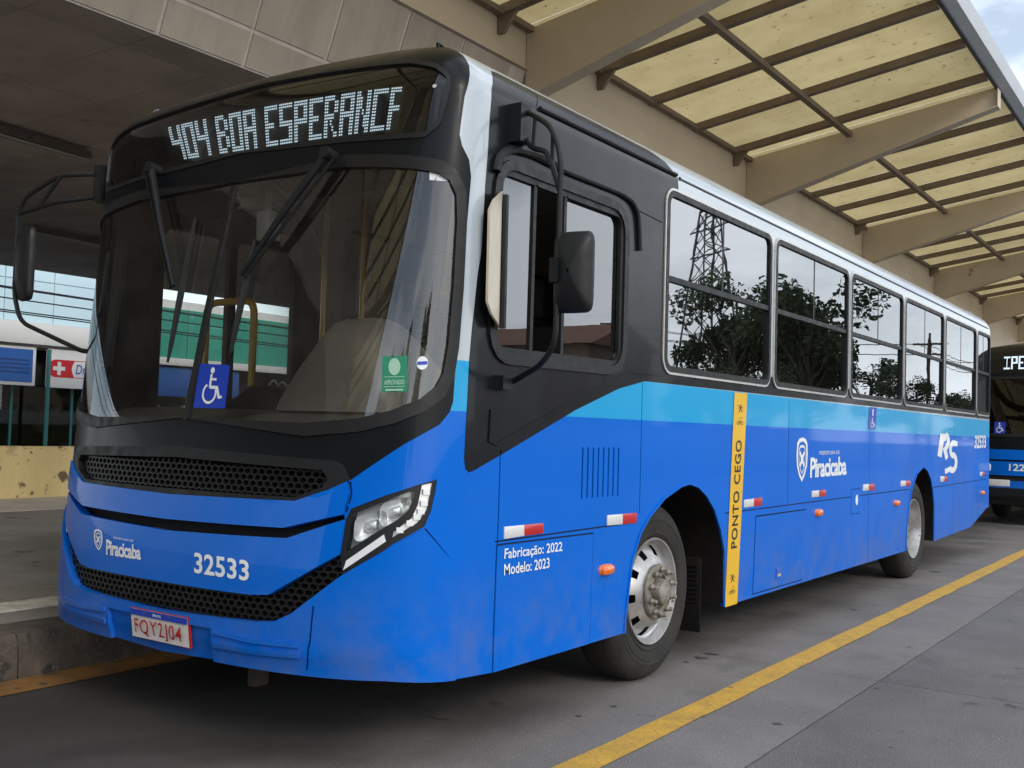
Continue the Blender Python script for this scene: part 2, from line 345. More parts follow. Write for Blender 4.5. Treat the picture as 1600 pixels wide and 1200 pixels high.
# ------------------------------------------------------------------ terminal concrete roof (left of the bus)
HC = 4.9; XF = -4.26
CEIL = mat('ceiling_concrete', (.50, .43, .385), rough=.9, col2=(.37, .315, .28), vscale=1.3, bump=.25, bscale=60, obj_var=.10, spots=[(1.0, .68, (.22, .186, .168))])
FASC = mat('fascia_concrete', (.46, .395, .33), rough=.85, col2=(.37, .316, .262), vscale=3.5, bump=.2, bscale=60, obj_var=.05, streak=True)
CAULK = mat('joint_caulk', (.62, .57, .51), rough=.9, var=.25, vscale=6)
CAULKD = mat('ceiling_joint', (.52, .46, .41), rough=.9, var=.3, vscale=5)
BEIGE = mat('beige_painted_steel', (.56, .475, .365), rough=.6, col2=(.49, .41, .315), vscale=1.1, var=.1, spots=[(2.6, .70, (.27, .20, .14))], rvar=.08)
troof = empty('terminal_roof', (-12, 12, 0)); tag(troof, 'brown concrete slab roof with panelled underside and slanted fascia over the platform', 'roof')
def child(o, par):          # keep world position under an unrotated parent
    o.parent = par; o.location = Vector(o.location)-Vector(par.location); return o
b = MB(); b.prism([(-20.1, HC+.006), (XF+.004, HC+.006), (XF+.37*1.2-.02, HC+1.2), (XF+.3, HC+1.3), (-20.1, HC+1.3)], 'y', -34, 76)
child(b.build('roof_slab', CAULKD), troof)
tw = 1.83; ncol = 9
b = MB(); b.box(-tw/2+.013, tw/2-.013, -.489, .489, 0, .04, b=.006); ctile = b.mesh('ceiling_panel', CEIL)
rest = MB(); x_first = -4.77
cols = [(-4.77+.49, -4.77)]+[(-4.77-tw*k, -4.77-tw*(k+1)) for k in range(8)]
edge_t = MB(); edge_t.box(-.245+.013, .245-.0, -.489, .489, 0, .04, b=.006); etile = edge_t.mesh('ceiling_panel', CEIL)
for k, (xa, xb) in enumerate(cols):
    for j in range(-34, 46):
        y = .35+j
        if 0 <= j <= 32:
            o = link('ceiling_panel', etile if k == 0 else ctile); o.location = ((xa+xb)/2, y, HC); child(o, troof)
        else: rest.box(xb+.013, xa-.013, y-.489, y+.489, HC, HC+.04)
o = child(rest.build('ceiling_panels_beyond', CEIL), troof); o['kind'] = 'stuff'
# slanted fascia: local x along +y world, local y up the slope
sl_dir = Vector((.37, 0, 1)).normalized(); nrm = Vector((1, 0, -.37)).normalized()
def fpanel(h):
    b = MB(); c = Vector((0, 0, 0))
    a0, a1, t = .018, h-.018, .03
    V = []
    for (yy, hh) in ((-.482, a0), (.482, a0), (.482, a1), (-.482, a1)): V.append(sl_dir*hh+Vector((0, yy, 0)))
    for (yy, hh) in ((-.478, a0+.004), (.478, a0+.004), (.478, a1-.004), (-.478, a1-.004)): V.append(sl_dir*hh+Vector((0, yy, 0))+nrm*t)
    b.add(V, [(0, 3, 2, 1), (4, 5, 6, 7)]+[(i, (i+1) % 4, 4+(i+1) % 4, 4+i) for i in range(4)]); return b.mesh('fascia_panel', FASC)
hs = [.375, .91]; fps = [fpanel(hs[0]), fpanel(hs[1])]
backing = MB()
V = [Vector((XF, y, HC))+sl_dir*h+nrm*.016 for y in (-34, 76) for h in (0, 1.29)]
backing.add(V, [(0, 1, 3, 2)]); child(backing.build('fascia_joint_bed', CAULK), troof)
for j in range(-14, 8):
    h0 = 0.
    for k in (0, 1):
        o = link('fascia_panel', fps[k]); o.location = Vector((XF, .34+j, HC))+sl_dir*h0; child(o, troof); h0 += hs[k]
# ------------------------------------------------------------------ translucent canopy
CAN = mat('translucent_panel', (.40, .32, .165), rough=.6, col2=(.31, .24, .115), vscale=1.2, trans=.75, spots=[(5, .655, (.22, .165, .075)), (12, .67, (.10, .075, .04)), (34, .69, (.08, .06, .03)), (.7, .70, (.32, .25, .13))], coord='Object', obj_var=.14)
PURL = mat('purlin_brown_steel', (.22, .165, .12), rough=.65, var=.25, vscale=5)
GUT = mat('gutter_grey_metal', (.42, .44, .47), rough=.45, metal=.2, var=.1, vscale=2)
DKGUT = mat('gutter_lip_dark', (.07, .075, .09), rough=.6, var=.2)
canopy = empty('canopy', (-3.8, 12, 0)); tag(canopy, 'yellowish translucent panel canopy on tapered beige beams above the blue bus', 'canopy')
SLP = .155; X0, Z0, X1 = -3.81, 6.70, .56
zc = lambda x: Z0+(x-X0)*SLP
b = MB(); b.box(-3.98, -3.80, -37, 76, 6.10, 6.66, b=.01); child(b.build('edge_beam', BEIGE), canopy)
b = MB(); b.box(-4.02, -3.74, -37, 8.2, 6.085, 6.10); child(b.build('edge_beam_flange', BEIGE), canopy)
b = MB(); b.box(-4.10, -3.799, 8.25, 76, 4.86, 6.112); child(b.build('girder', BEIGE), canopy)
beams = [8.2+7.5*k for k in range(-6, 10)]
bm_ = MB()
bm_.prism([(-3.79, 5.70), (-3.3, 5.84), (.60, 6.985), (.60, zc(.6)-.07), (-3.79, zc(-3.79)-.07)], 'y', -.05, .05)
fl = MB()
pr = [(-3.79, 5.70), (-3.3, 5.84), (.60, 6.985)]
for (a, c) in zip(pr, pr[1:]): fl.add([(a[0], -.12, a[1]-.018), (a[0], .12, a[1]-.018), (c[0], .12, c[1]-.018), (c[0], -.12, c[1]-.018), (a[0], -.12, a[1]+.0), (a[0], .12, a[1]), (c[0], .12, c[1]), (c[0], -.12, c[1])], [(0, 1, 2, 3), (4, 7, 6, 5), (0, 3, 7, 4), (1, 5, 6, 2), (0, 4, 5, 1), (3, 2, 6, 7)])
wm = bm_.mesh('beam', BEIGE); fm = fl.mesh('flange', BEIGE)
ep = MB(); ep.box(.602, .615, -.12, .12, 6.97, zc(.6)-.07); em = ep.mesh('end_plate', BEIGE)
br = MB(); br.prism([(-3.785, 6.36), (-3.70, 6.36), (-3.52, 6.60), (-3.52, 6.64), (-3.785, 6.64)], 'y', -.03, .03); brm = br.mesh('bracket', PURL)
def purl_mesh(y0_, y1_): pass
pm = MB()
pz = [(X0+.02, zc(X0+.02)), (X1, zc(X1))]
PW = .062
pm.add([(pz[0][0], -PW, pz[0][1]-.13), (pz[0][0], PW, pz[0][1]-.13), (pz[1][0], PW, pz[1][1]-.13), (pz[1][0], -PW, pz[1][1]-.13),
        (pz[0][0], -PW, pz[0][1]-.012), (pz[0][0], PW, pz[0][1]-.012), (pz[1][0], PW, pz[1][1]-.012), (pz[1][0], -PW, pz[1][1]-.012)],
       [(0, 3, 2, 1), (4, 5, 6, 7), (0, 4, 7, 3), (1, 2, 6, 5), (0, 1, 5, 4), (3, 7, 6, 2)])
pmesh = pm.mesh('purlin', PURL)
def panel_mesh(wd):
    b = MB(); n = 14; V = []; t = .006
    for i in range(n+1):
        y = -wd/2+wd*i/n
        for (x, z) in ((X0+.01, zc(X0+.01)), ((X0+X1)/2, zc((X0+X1)/2)), (X1, zc(X1))):
            V.append((x, y, z+.012*math.cos(i/n*2*math.pi*2)*.35+.004))
    b.add(V, [(i*3+k, i*3+k+1, (i+1)*3+k+1, (i+1)*3+k) for i in range(n) for k in (0, 1)], True)
    return b.mesh('roof_panel', CAN)
pmeshes = {}
for bi, by in enumerate(beams):
    o = link('beam', wm); o.location = (0, by, 0); child(o, canopy); fo = link('flange', fm, o); e2 = link('end_plate', em, o)
    ys = [by+d for d in (0, 1.8, 3.45, 5.1, 6.8, 7.5)]
    for d in (1.8, 3.45, 5.1, 6.8):
        o = link('purlin', pmesh); o.location = (0, by+d, 0); child(o, canopy)
        if d in (1.8, 6.8):
            o = link('bracket', brm); o.location = (0, by+d+.02, 0); child(o, canopy)
    for a, c in zip(ys, ys[1:]):
        wd = round(c-a-.004, 3)
        if wd not in pmeshes: pmeshes[wd] = panel_mesh(wd)
        o = link('roof_panel', pmeshes[wd]); o.location = (0, (a+c)/2, 0); child(o, canopy)
xl = -3.72
b = MB(); b.box(xl-.05, xl+.05, -36.8, 76, zc(xl)-.135, zc(xl)-.06); child(b.build('wall_purlin', PURL), canopy)
b = MB(); b.box(-1.90, -1.80, -36.8, 76, zc(-1.85)-.20, zc(-1.85)-.115); child(b.build('tie_rail', PURL), canopy)
b = MB(); b.prism([(X1, zc(X1)-.10), (X1+.06, zc(X1)-.10), (X1+.06, zc(X1)+.10), (X1, zc(X1)+.10)], 'y', -36.8, 76); child(b.build('gutter_lip', DKGUT), canopy)
b = MB(); b.prism([(X1+.062, zc(X1)-.07), (X1+.20, zc(X1)-.02), (X1+.24, zc(X1)+.20), (X1+.062, zc(X1)+.2)], 'y', -36.8, 76); child(b.build('gutter', GUT), canopy)
b = MB(); b.tube([(X1+.15, 12.2, zc(X1)+.2), (X1+.15, 12.2, zc(X1)+.62)], .008, 6); child(b.build('lightning_rod', GUT), canopy)

# ------------------------------------------------------------------ THE BUS: body surface S(s, z)
# s = distance along the plan outline from the front centre (positive on the driver's side), z = height
BW, BL, BD, NEX, RRAD = 1.25, 11.80, .53, 2.7, .22
def _ref():
    pts = []; N = 120
    for i in range(N+1):
        t = (math.pi/2)*i/N
        pts.append((BW*math.sin(t)**(2/NEX) if i else 0., BD*(1-max(0, math.cos(t))**(2/NEX))))
    y = BD
    while y < BL-RRAD-.3: y += .3; pts.append((BW, y))
    pts.append((BW, BL-RRAD))
    for i in range(1, 13):
        t = math.pi/2*i/12; pts.append((BW-RRAD+RRAD*math.cos(t), BL-RRAD+RRAD*math.sin(t)))
    for i in range(1, 9): pts.append(((BW-RRAD)*(1-i/8), BL))
    S_ = [0.]
    for a, b in zip(pts, pts[1:]): S_.append(S_[-1]+math.hypot(b[0]-a[0], b[1]-a[1]))
    return pts, S_
REF, SS = _ref(); SMAX = SS[-1]; SD = SS[120]
YS = lambda y: SD+(y-BD)                     # s of a point on the straight side
def ref(s):
    sg = 1 if s >= 0 else -1; s = min(abs(s), SMAX)
    i = min(max(bisect.bisect_right(SS, s)-1, 0), len(SS)-2)
    t = (s-SS[i])/(SS[i+1]-SS[i]); a, b = REF[i], REF[i+1]
    tx, ty = b[0]-a[0], b[1]-a[1]; l = math.hypot(tx, ty)
    return sg*(a[0]+t*tx), a[1]+t*ty, sg*ty/l, -tx/l
PROF = [(.20, .02), (.34, -.03), (.44, -.052), (.475, -.066), (.6, -.066), (.8, -.052), (1.1, -.014), (1.39, .034), (1.91, .132), (2.5, .255), (2.85, .335), (3.4, .46)]
def y0(z):
    if z <= PROF[0][0]: return PROF[0][1]
    for a, b in zip(PROF, PROF[1:]):
        if z <= b[0]: return a[1]+(z-a[0])/(b[0]-a[0])*(b[1]-a[1])
    return PROF[-1][1]
ZSH, ZTP, INS = 2.80, 3.055, .30; CROWN = .09
def inset(z):
    if z <= ZSH: return 0.
    q = min(1, (z-ZSH)/(ZTP-ZSH)); return INS*(1-math.sqrt(max(0, 1-q*q)))
def S(s, z):
    x, y, nx, ny = ref(s); k = inset(z)
    cw = max(0, min(1, (z-2.55)/.51)); cw = CROWN*cw*cw*(3-2*cw)*(1-(x/BW)**2)
    return Vector((x-nx*k, y-ny*k+y0(z)*math.exp(-y/.25), z+cw))
def NRM(s, z, h=.012):
    a = S(s+h, z)-S(s-h, z); b = S(s, z+h*.5)-S(s, min(z+h*.5, ZTP)-h*1.0)
    n = a.cross(b)
    return n.normalized() if n.length > 1e-12 else Vector((0, 0, 1))
def SO(s, z, off): return S(s, z)+NRM(s, z)*off
def proj(P):
    d = P-CAM; k = d.dot(FW); return 800+F_PX*d.dot(RT)/k, 600-F_PX*d.dot(UP)/k
def px_ray(x, y): return (FW*F_PX+RT*(x-800)-UP*(y-600))
def PX(x, y):
    """photo pixel -> (s, z) of the body surface seen there"""
    d = px_ray(x, y); t = (1.25-CAM.x)/d.x; P = CAM+d*t
    if P.y > .75: s, z = YS(P.y), P.z
    else:
        t = (.12-CAM.y)/d.y; Q = CAM+d*t; s, z = max(-1.2, min(Q.x, 1.5)), Q.z
        if P.y > .4: s, z = YS(P.y), P.z
    z = max(.25, min(z, 3.1))
    for it in range(40):
        a = proj(S(s, z)); ex, ey = a[0]-x, a[1]-y
        if abs(ex)+abs(ey) < .02: break
        h = 2e-3; b = proj(S(s+h, z)); c = proj(S(s, z-h))
        j00, j10 = (b[0]-a[0])/h, (b[1]-a[1])/h; j01, j11 = -(c[0]-a[0])/h, -(c[1]-a[1])/h
        de = j00*j11-j01*j10
        if abs(de) < 1e-6: break
        ds = (-ex*j11+ey*j01)/de; dz = (-ey*j00+ex*j10)/de
        q = min(1, .15/max(1e-9, abs(ds)), .15/max(1e-9, abs(dz)))
        s += ds*q; z = max(.2, min(z+dz*q, ZTP-.005))
    return s, z
def PXO(x, y, off):
    """(s, z) whose point at height off above the body shows at pixel x, y"""
    tx, ty = x, y
    for it in range(4):
        p_ = PX(tx, ty); q = proj(S(*p_)+NRM(*p_)*off); tx += x-q[0]; ty += y-q[1]
    return PX(tx, ty)
def PXL(L): return [PX(*p) for p in L]
def mir(L): return [(-s, z) for s, z in reversed(L)]
def sym(half): return half+mir(half)
def rrect(a0, a1, z0, z1, r, n=6):
    out_ = []
    for cx, cz, q in ((a1-r, z1-r, 0), (a0+r, z1-r, 1), (a0+r, z0+r, 2), (a1-r, z0+r, 3)):
        for i in range(n+1):
            t = (q+i/n)*math.pi/2; out_.append((cx+r*math.cos(t), cz+r*math.sin(t)))
    return out_
def rpoly(P, r, n=5):
    out_ = []; k = len(P)
    for i in range(k):
        a, b, c = Vector(P[i-1]), Vector(P[i]), Vector(P[(i+1) % k]); d1, d2 = a-b, c-b
        q = min(r, d1.length*.45, d2.length*.45); p1 = b+d1.normalized()*q; p2 = b+d2.normalized()*q
        for j in range(n+1):
            t = j/n; v = (1-t)**2*p1+2*t*(1-t)*b+t*t*p2; out_.append((v.x, v.y))
    return out_
def grow(P, d):
    """offset a closed polygon outwards by d"""
    k = len(P); A = sum(P[i][0]*P[(i+1) % k][1]-P[(i+1) % k][0]*P[i][1] for i in range(k)); sg = 1 if A > 0 else -1
    out_ = []
    for i in range(k):
        a, b, c = Vector(P[i-1]), Vector(P[i]), Vector(P[(i+1) % k])
        e1 = (b-a); e2 = (c-b)
        if e1.length < 1e-9 or e2.length < 1e-9: out_.append(P[i]); continue
        e1.normalize(); e2.normalize(); n1 = Vector((e1.y, -e1.x))*sg; n2 = Vector((e2.y, -e2.x))*sg
        n_ = n1+n2; 
        if n_.length < 1e-6: n_ = n1
        n_.normalize(); q = d/max(.5, n_.dot(n1)); v = b+n_*q; out_.append((v.x, v.y))
    return out_
def inside(p, P):
    x, y = p; c = False; j = len(P)-1
    for i in range(len(P)):
        xi, yi = P[i]; xj, yj = P[j]
        if (yi > y) != (yj > y) and x < (xj-xi)*(y-yi)/(yj-yi)+xi: c = not c
        j = i
    return c
def strip_poly(L, w_):
    """thin closed strip along a polyline"""
    a, b = [], []
    for i, p in enumerate(L):
        p0 = Vector(L[max(i-1, 0)]); p1 = Vector(L[min(i+1, len(L)-1)]); d = (p1-p0).normalized(); n_ = Vector((-d.y, d.x))*w_/2
        a.append((p[0]+n_.x, p[1]+n_.y)); b.append((p[0]-n_.x, p[1]-n_.y))
    return a+b[::-1]

def skin(outline, regions, parent):
    """tile the body surface: later regions paint over earlier ones; each becomes a mesh of its own, offset along the surface normal.
    region = (name, polygon, material or None for an opening, offset, edge depth, parent or None)"""
    pts = {}; V = []; Ed = []
    def vid(p):
        k = (round(p[0], 4), round(p[1], 4))
        if k not in pts: pts[k] = len(V); V.append(Vector(k))
        return pts[k]
    def addpoly(P):
        k = len(P)
        for i in range(k):
            a, b = P[i], P[(i+1) % k]; ln = math.hypot(b[0]-a[0], b[1]-a[1])
            if ln < 1e-4: continue
            front = min(abs(a[0]), abs(b[0])) < 1.9 or max(abs(a[0]), abs(b[0])) > SMAX-1.75; hi = max(a[1], b[1]) > 2.79
            n_ = max(1, int(math.ceil(ln/(.06 if (front or (hi and abs(a[1]-b[1]) > .02)) else .6))))
            prev = vid(a)
            for j in range(1, n_+1):
                c = vid((a[0]+(b[0]-a[0])*j/n_, a[1]+(b[1]-a[1])*j/n_))
                if c != prev: Ed.append((prev, c))
                prev = c
    addpoly(outline)
    for r in regions: addpoly(r[1])
    zr = [ZSH+(ZTP-ZSH)*math.sin(math.pi/2*i/10) for i in range(10)]
    zs_f = [.24+.07*i for i in range(37)]+zr
    zs_s = [.6, 1.1, 1.6, 2.2, 2.75]+zr
    k = -1.8
    while k <= 1.8:
        for z in zs_f: vid((k+.0003, z+.0003))
        k += .05
    y = 1.9
    sl_ = []
    while y < SMAX-1.7: sl_.append(y); y += .6
    y = SMAX-1.7
    while y < SMAX-.001: sl_.append(y); y += .06
    for q in sl_:
        for z in zs_s: vid((q, z+.0002)); vid((-q, z+.0002))
    cols_ = sorted(set([round(-1.85+.05*i, 3) for i in range(75)]+[round(sg*q, 3) for q in sl_ for sg in (1, -1)]+[-SMAX, SMAX]))
    for z in zr+[2.76]:
        prev = None
        for q in cols_:
            c = vid((q, z+.0002))
            if prev is not None and c != prev: Ed.append((prev, c))
            prev = c
    res = delaunay_2d_cdt(V, Ed, [], 0, 1e-6)
    vo, fo = res[0], res[2]
    regs = [('_', outline, None, 0, 0, None)]+list(regions)
    bbs = []
    for r in regs:
        xs = [p[0] for p in r[1]]; zs = [p[1] for p in r[1]]; bbs.append((min(xs), max(xs), min(zs), max(zs)))
    tri = {}
    for f in fo:
        for q in range(1, len(f)-1):
            t = (f[0], f[q], f[q+1]); cx = sum(vo[i].x for i in t)/3; cz = sum(vo[i].y for i in t)/3
            A = (vo[t[1]]-vo[t[0]]).cross(vo[t[2]]-vo[t[0]])
            if abs(A) < 1e-9: continue
            if A < 0: t = (t[0], t[2], t[1])
            if not inside((cx, cz), outline): continue
            for k in range(len(regs)-1, 0, -1):
                b = bbs[k]
                if b[0] <= cx <= b[1] and b[2] <= cz <= b[3] and inside((cx, cz), regs[k][1]):
                    tri.setdefault(k, []).append(t); break
    SC_ = {}; NC = {}
    def sv(i):
        if i not in SC_: SC_[i] = S(vo[i].x, vo[i].y); NC[i] = NRM(vo[i].x, vo[i].y)
        return SC_[i], NC[i]
    merged = {}
    for k, T in tri.items():
        nm, P, m_, off, dep, par = regs[k][:6]
        if m_ is None: continue
        key = regs[k][6] if len(regs[k]) > 6 else None
        merged.setdefault((nm, m_.name, off, dep, key if key else (0 if nm in MERGE else k)), [[], par, m_, key])[0].extend(T)
    made = {}; keyed = {}; late = []
    for (nm, mn, off, dep, kk), (T, par, m_, key) in merged.items():
        vm = {}; vv = []; nn = []; ff = []
        def q(i):
            if i not in vm: p_, n_ = sv(i); vm[i] = len(vv); vv.append(p_+n_*off); nn.append(n_)
            return vm[i]
        ec = {}
        for t in T:
            ff.append(tuple(q(i) for i in t))
            for a, b in ((t[0], t[1]), (t[1], t[2]), (t[2], t[0])): ec[(a, b)] = ec.get((a, b), 0)+1
        if dep:
            for (a, b) in ec:
                if (b, a) in ec: continue
                pa, na = sv(a); pb, nb = sv(b)
                A, B = pa+na*off, pb+nb*off; A2, B2 = pa+na*(off-dep), pb+nb*(off-dep)
                n_ = (B-A).cross(na); n_ = n_.normalized() if n_.length > 1e-9 else na
                i0 = len(vv); vv += [A, B, B2, A2]; nn += [n_]*4; ff.append((i0+1, i0, i0+3, i0+2))
        me = bpy.data.meshes.new(nm); me.from_pydata(vv, [], ff); me.materials.append(m_)
        me.polygons.foreach_set('use_smooth', [True]*len(me.polygons)); me.update()
        me.normals_split_custom_set_from_vertices(nn)
        o = link(nm, me, parent if (par is None or isinstance(par, str)) else par); made.setdefault(nm, []).append(o)
        if key: keyed[key] = o
        if nm in MERGE: o['kind'] = 'stuff'
        if isinstance(par, str): late.append((o, par))
    for o, par in late: o.parent = keyed[par]
    return keyed
MERGE = {'panel_gap'}

# ------------------------------------------------------------------ decals laid on the body
def quad_map(q):
    """q: 4 (s,z) corners bl, br, tr, tl -> map of the unit square"""
    def f(u, v):
        a = [(1-u)*q[0][i]+u*q[1][i] for i in (0, 1)]; b = [(1-u)*q[3][i]+u*q[2][i] for i in (0, 1)]
        return (1-v)*a[0]+v*b[0], (1-v)*a[1]+v*b[1]
    return f
def union(polys):
    V = []; Ed = []
    for P in polys:
        k = len(V); V += [Vector(p) for p in P]; Ed += [(k+i, k+(i+1) % len(P)) for i in range(len(P))]
    r = delaunay_2d_cdt(V, Ed, [], 0, 1e-5); out_ = []
    for f in r[2]:
        c = (sum(r[0][i].x for i in f)/len(f), sum(r[0][i].y for i in f)/len(f))
        if any(inside(c, P) for P in polys): out_.append([(r[0][i].x, r[0][i].y) for i in f])
    return out_
def decal(name, polys, fmap, m_, off, parent, kind=None):
    if name in UNITE: polys = union(polys)
    b = MB()
    for P in polys:
        b.add([SO(*fmap(u, v), off) for u, v in P], [tuple(range(len(P)))])
    me = bpy.data.meshes.new(name); me.from_pydata(b.v, [], b.f); me.materials.append(m_); me.update()
    o = link(name, me, parent)
    if kind: o['kind'] = kind
    return o
def solid_patch(name, P, m_, off, thick, parent, sub=1):
    """small raised plate with bevelled rim, following the body"""
    b = MB(); n = len(P); cx = sum(p[0] for p in P)/n; cz = sum(p[1] for p in P)/n
    in_ = [(p[0]+(cx-p[0])*.06, p[1]+(cz-p[1])*.06) for p in P]
    V = [SO(*p, off-.004) for p in P]+[SO(*p, off+thick*.7) for p in P]+[SO(*p, off+thick) for p in in_]
    F = [(i, (i+1) % n, n+(i+1) % n, n+i) for i in range(n)]+[(n+i, n+(i+1) % n, 2*n+(i+1) % n, 2*n+i) for i in range(n)]+[tuple(2*n+i for i in range(n))]
    b.add(V, F); return b.build(name, m_, parent)
UNITE = {'access_symbol', 'city_crest', 'operator_logo', 'blind_spot_icon', 'inspection_emblem'}
_tc = {}
def text_polys(txt, bold=.0, shear=0., spacing=1.):
    k = (txt, bold, shear, spacing)
    if k in _tc: return _tc[k]
    cu = bpy.data.curves.new('t', 'FONT'); cu.body = txt; cu.offset = bold; cu.shear = shear; cu.resolution_u = 3; cu.space_character = spacing
    cu.size = 1; o = bpy.data.objects.new('t', cu); COL.objects.link(o)
    dg = bpy.context.evaluated_depsgraph_get(); me = bpy.data.meshes.new_from_object(o.evaluated_get(dg))
    V = [v.co for v in me.vertices]; xs = [v.x for v in V]; ys = [v.y for v in V]
    x0_, x1_, y0_, y1_ = min(xs), max(xs), min(ys), max(ys)
    P = [[((V[i].x-x0_)/(x1_-x0_), (V[i].y-y0_)/(y1_-y0_)) for i in p.vertices] for p in me.polygons]
    bpy.data.objects.remove(o); bpy.data.curves.remove(cu); bpy.data.meshes.remove(me)
    _tc[k] = P; return P
def sub_rect(fm, u0, u1, v0, v1): return lambda u, v: fm(u0+(u1-u0)*u, v0+(v1-v0)*v)
def ring(cx, cy, r, w_, a0=0, a1=360, n=24, asp=1.):
    P = []
    for i in range(n):
        t0, t1 = R(a0+(a1-a0)*i/n), R(a0+(a1-a0)*(i+1)/n)
        P.append([(cx+asp*(r-w_/2)*math.cos(t0), cy+(r-w_/2)*math.sin(t0)), (cx+asp*(r+w_/2)*math.cos(t0), cy+(r+w_/2)*math.sin(t0)),
                  (cx+asp*(r+w_/2)*math.cos(t1), cy+(r+w_/2)*math.sin(t1)), (cx+asp*(r-w_/2)*math.cos(t1), cy+(r-w_/2)*math.sin(t1))])
    return P
def disc(cx, cy, r, n=16): return [[(cx+r*math.cos(2*math.pi*i/n), cy+r*math.sin(2*math.pi*i/n)) for i in range(n)]]
def bar(a, b, w_):
    d = Vector((b[0]-a[0], b[1]-a[1])).normalized(); n_ = Vector((-d.y, d.x))*w_/2
    return [[(a[0]-n_.x, a[1]-n_.y), (b[0]-n_.x, b[1]-n_.y), (b[0]+n_.x, b[1]+n_.y), (a[0]+n_.x, a[1]+n_.y)]]
def wheelchair():
    return (disc(.46, .87, .075)+bar((.44, .78), (.44, .46), .075)+bar((.44, .66), (.64, .66), .055)+bar((.44, .47), (.70, .47), .075)
            + bar((.69, .49), (.80, .22), .075)+bar((.78, .23), (.90, .25), .06)+ring(.45, .33, .225, .06, 120, 385, 22))
def crest():
    P = []
    sh = [(.5, .98), (.72, .95), (.86, .86), (.90, .6), (.86, .35), (.70, .14), (.5, .0), (.30, .14), (.14, .35), (.10, .6), (.14, .86), (.28, .95)]
    inn = [(.5+(x-.5)*.74, .5+(y-.5)*.82) for x, y in sh]; inn2 = [(.5+(x-.5)*.60, .5+(y-.5)*.66) for x, y in sh]
    n = len(sh)
    for i in range(n): P.append([sh[i], sh[(i+1) % n], inn[(i+1) % n], inn[i]])
    in3 = [(.5+(x-.5)*.52, .5+(y-.5)*.58) for x, y in sh]
    for i in range(n): P.append([inn2[i], inn2[(i+1) % n], in3[(i+1) % n], in3[i]])
    P += bar((.34, .34), (.66, .66), .09)+bar((.66, .34), (.34, .66), .09)+disc(.5, .5, .10, 10)+bar((.36, .78), (.64, .78), .05)
    return P

def make_wheel(name, cx, cy, side, rear, parent):
    """tyre, rim with hand holes, hub with ten nuts; the outer face looks towards side*x"""
    k = side
    rt = MB(); R0 = .502; wd = .27
    prof = [(.30, -.02), (.315, -.006), (.322, .0), (.33, .001), (.335, -.003), (.36, .003), (.388, .005), (.392, .001), (.398, .005), (.415, .003), (.42, -.001), (.428, -.001), (.452, -.012), (.478, -.03), (.492, -.05), (R0, -.075), (R0, -.20), (.49, -.235), (.45, -.262), (.37, -.268), (.30, -.25)]
    rt.lathe([(r, k*a) for r, a in prof], (0, 0, 0), 'x', 56)
    e = rt.build(name, TYRE, parent); e.location = (cx, cy, .5)
    rm = MB(); rin = .300
    if not rear:
        prof = [(.283, -.05), (.300, -.012), (.297, -.004), (.288, -.006), (.279, -.03), (.268, -.055), (.255, -.060), (.232, -.035), (.20, -.012), (.175, .004), (.14, .010)]
    else:
        prof = [(.283, -.05), (.300, -.012), (.297, -.004), (.288, -.006), (.276, -.04), (.265, -.10), (.25, -.165), (.20, -.175), (.13, -.17)]
    n = 60; V = []; F = []
    for (r, a) in prof:
        for i in range(n):
            t = 2*math.pi*i/n; V.append((k*a, r*math.cos(t), r*math.sin(t)))
    hole_rows = (6, 7) if not rear else (7,)
    for j in range(len(prof)-1):
        for i in range(n):
            if j in hole_rows and (i % 6) in (0, 1): continue
            F.append((j*n+i, j*n+(i+1) % n, (j+1)*n+(i+1) % n, (j+1)*n+i))
    rm.add(V, F, True); rm.build('rim', STEEL, e)
    bk = MB(); bk.lathe([(.28, k*-.09), (.10, k*-.09)], (0, 0, 0), 'x', 30) if not rear else bk.lathe([(.28, k*-.21), (.05, k*-.21)], (0, 0, 0), 'x', 30)
    bk.build('brake_drum', DARK, e)
    hb = MB()
    if not rear:
        hb.lathe([(.150, k*.008), (.155, k*.022), (.150, k*.034), (.10, k*.036), (.096, k*.012), (.088, k*.006), (.078, k*.012), (.074, k*.055), (.068, k*.072), (.05, k*.080), (.0005, k*.083)], (0, 0, 0), 'x', 36)
    else:
        hb.lathe([(.15, k*-.165), (.152, k*-.14), (.11, k*-.13), (.10, k*-.09), (.09, k*-.08), (.06, k*-.076), (.0005, k*-.074)], (0, 0, 0), 'x', 30)
    hb.build('hub', HUB, e)
    for i in range(10):
        t = 2*math.pi*(i+.5)/10; y, z = .126*math.cos(t), .126*math.sin(t); a = .034 if not rear else -.12
        nb_ = MB(); nb_.lathe([(.0185, k*a), (.0185, k*(a+.02)), (.014, k*(a+.024)), (.012, k*(a+.046)), (.0005, k*(a+.05))], (0, y, z), 'x', 6); nb_.build('wheel_nut', HUB, e)
    return e

# ------------------------------------------------------------------ build the blue bus
bus = empty('city_bus', (0, 0, 0)); tag(bus, 'blue city bus with black windshield mask and lit 404 destination sign', 'bus')
ZB = .338                                              # skirt height
def arch(yc, key):
    """pointed wheel opening, side outline in (y, z)"""
    L = [(-.47, .20), (-.46, .42), (-.40, .71), (-.31, .853), (-.21, .933), (-.04, 1.024), (.17, 1.085), (.28, 1.097), (.40, 1.075), (.52, 1.02), (.64, .93), (.74, .80), (.805, .66), (.82, .20)]
    if key == 'rear': L = [(-.62, .20), (-.60, .50), (-.52, .75), (-.40, .93), (-.22, 1.06), (.02, 1.12), (.20, 1.08), (.34, .99), (.44, .86), (.50, .70), (.51, .20)]
    return [(YS(yc+a), z) for a, z in L]
YF, YR = 2.35, 8.13
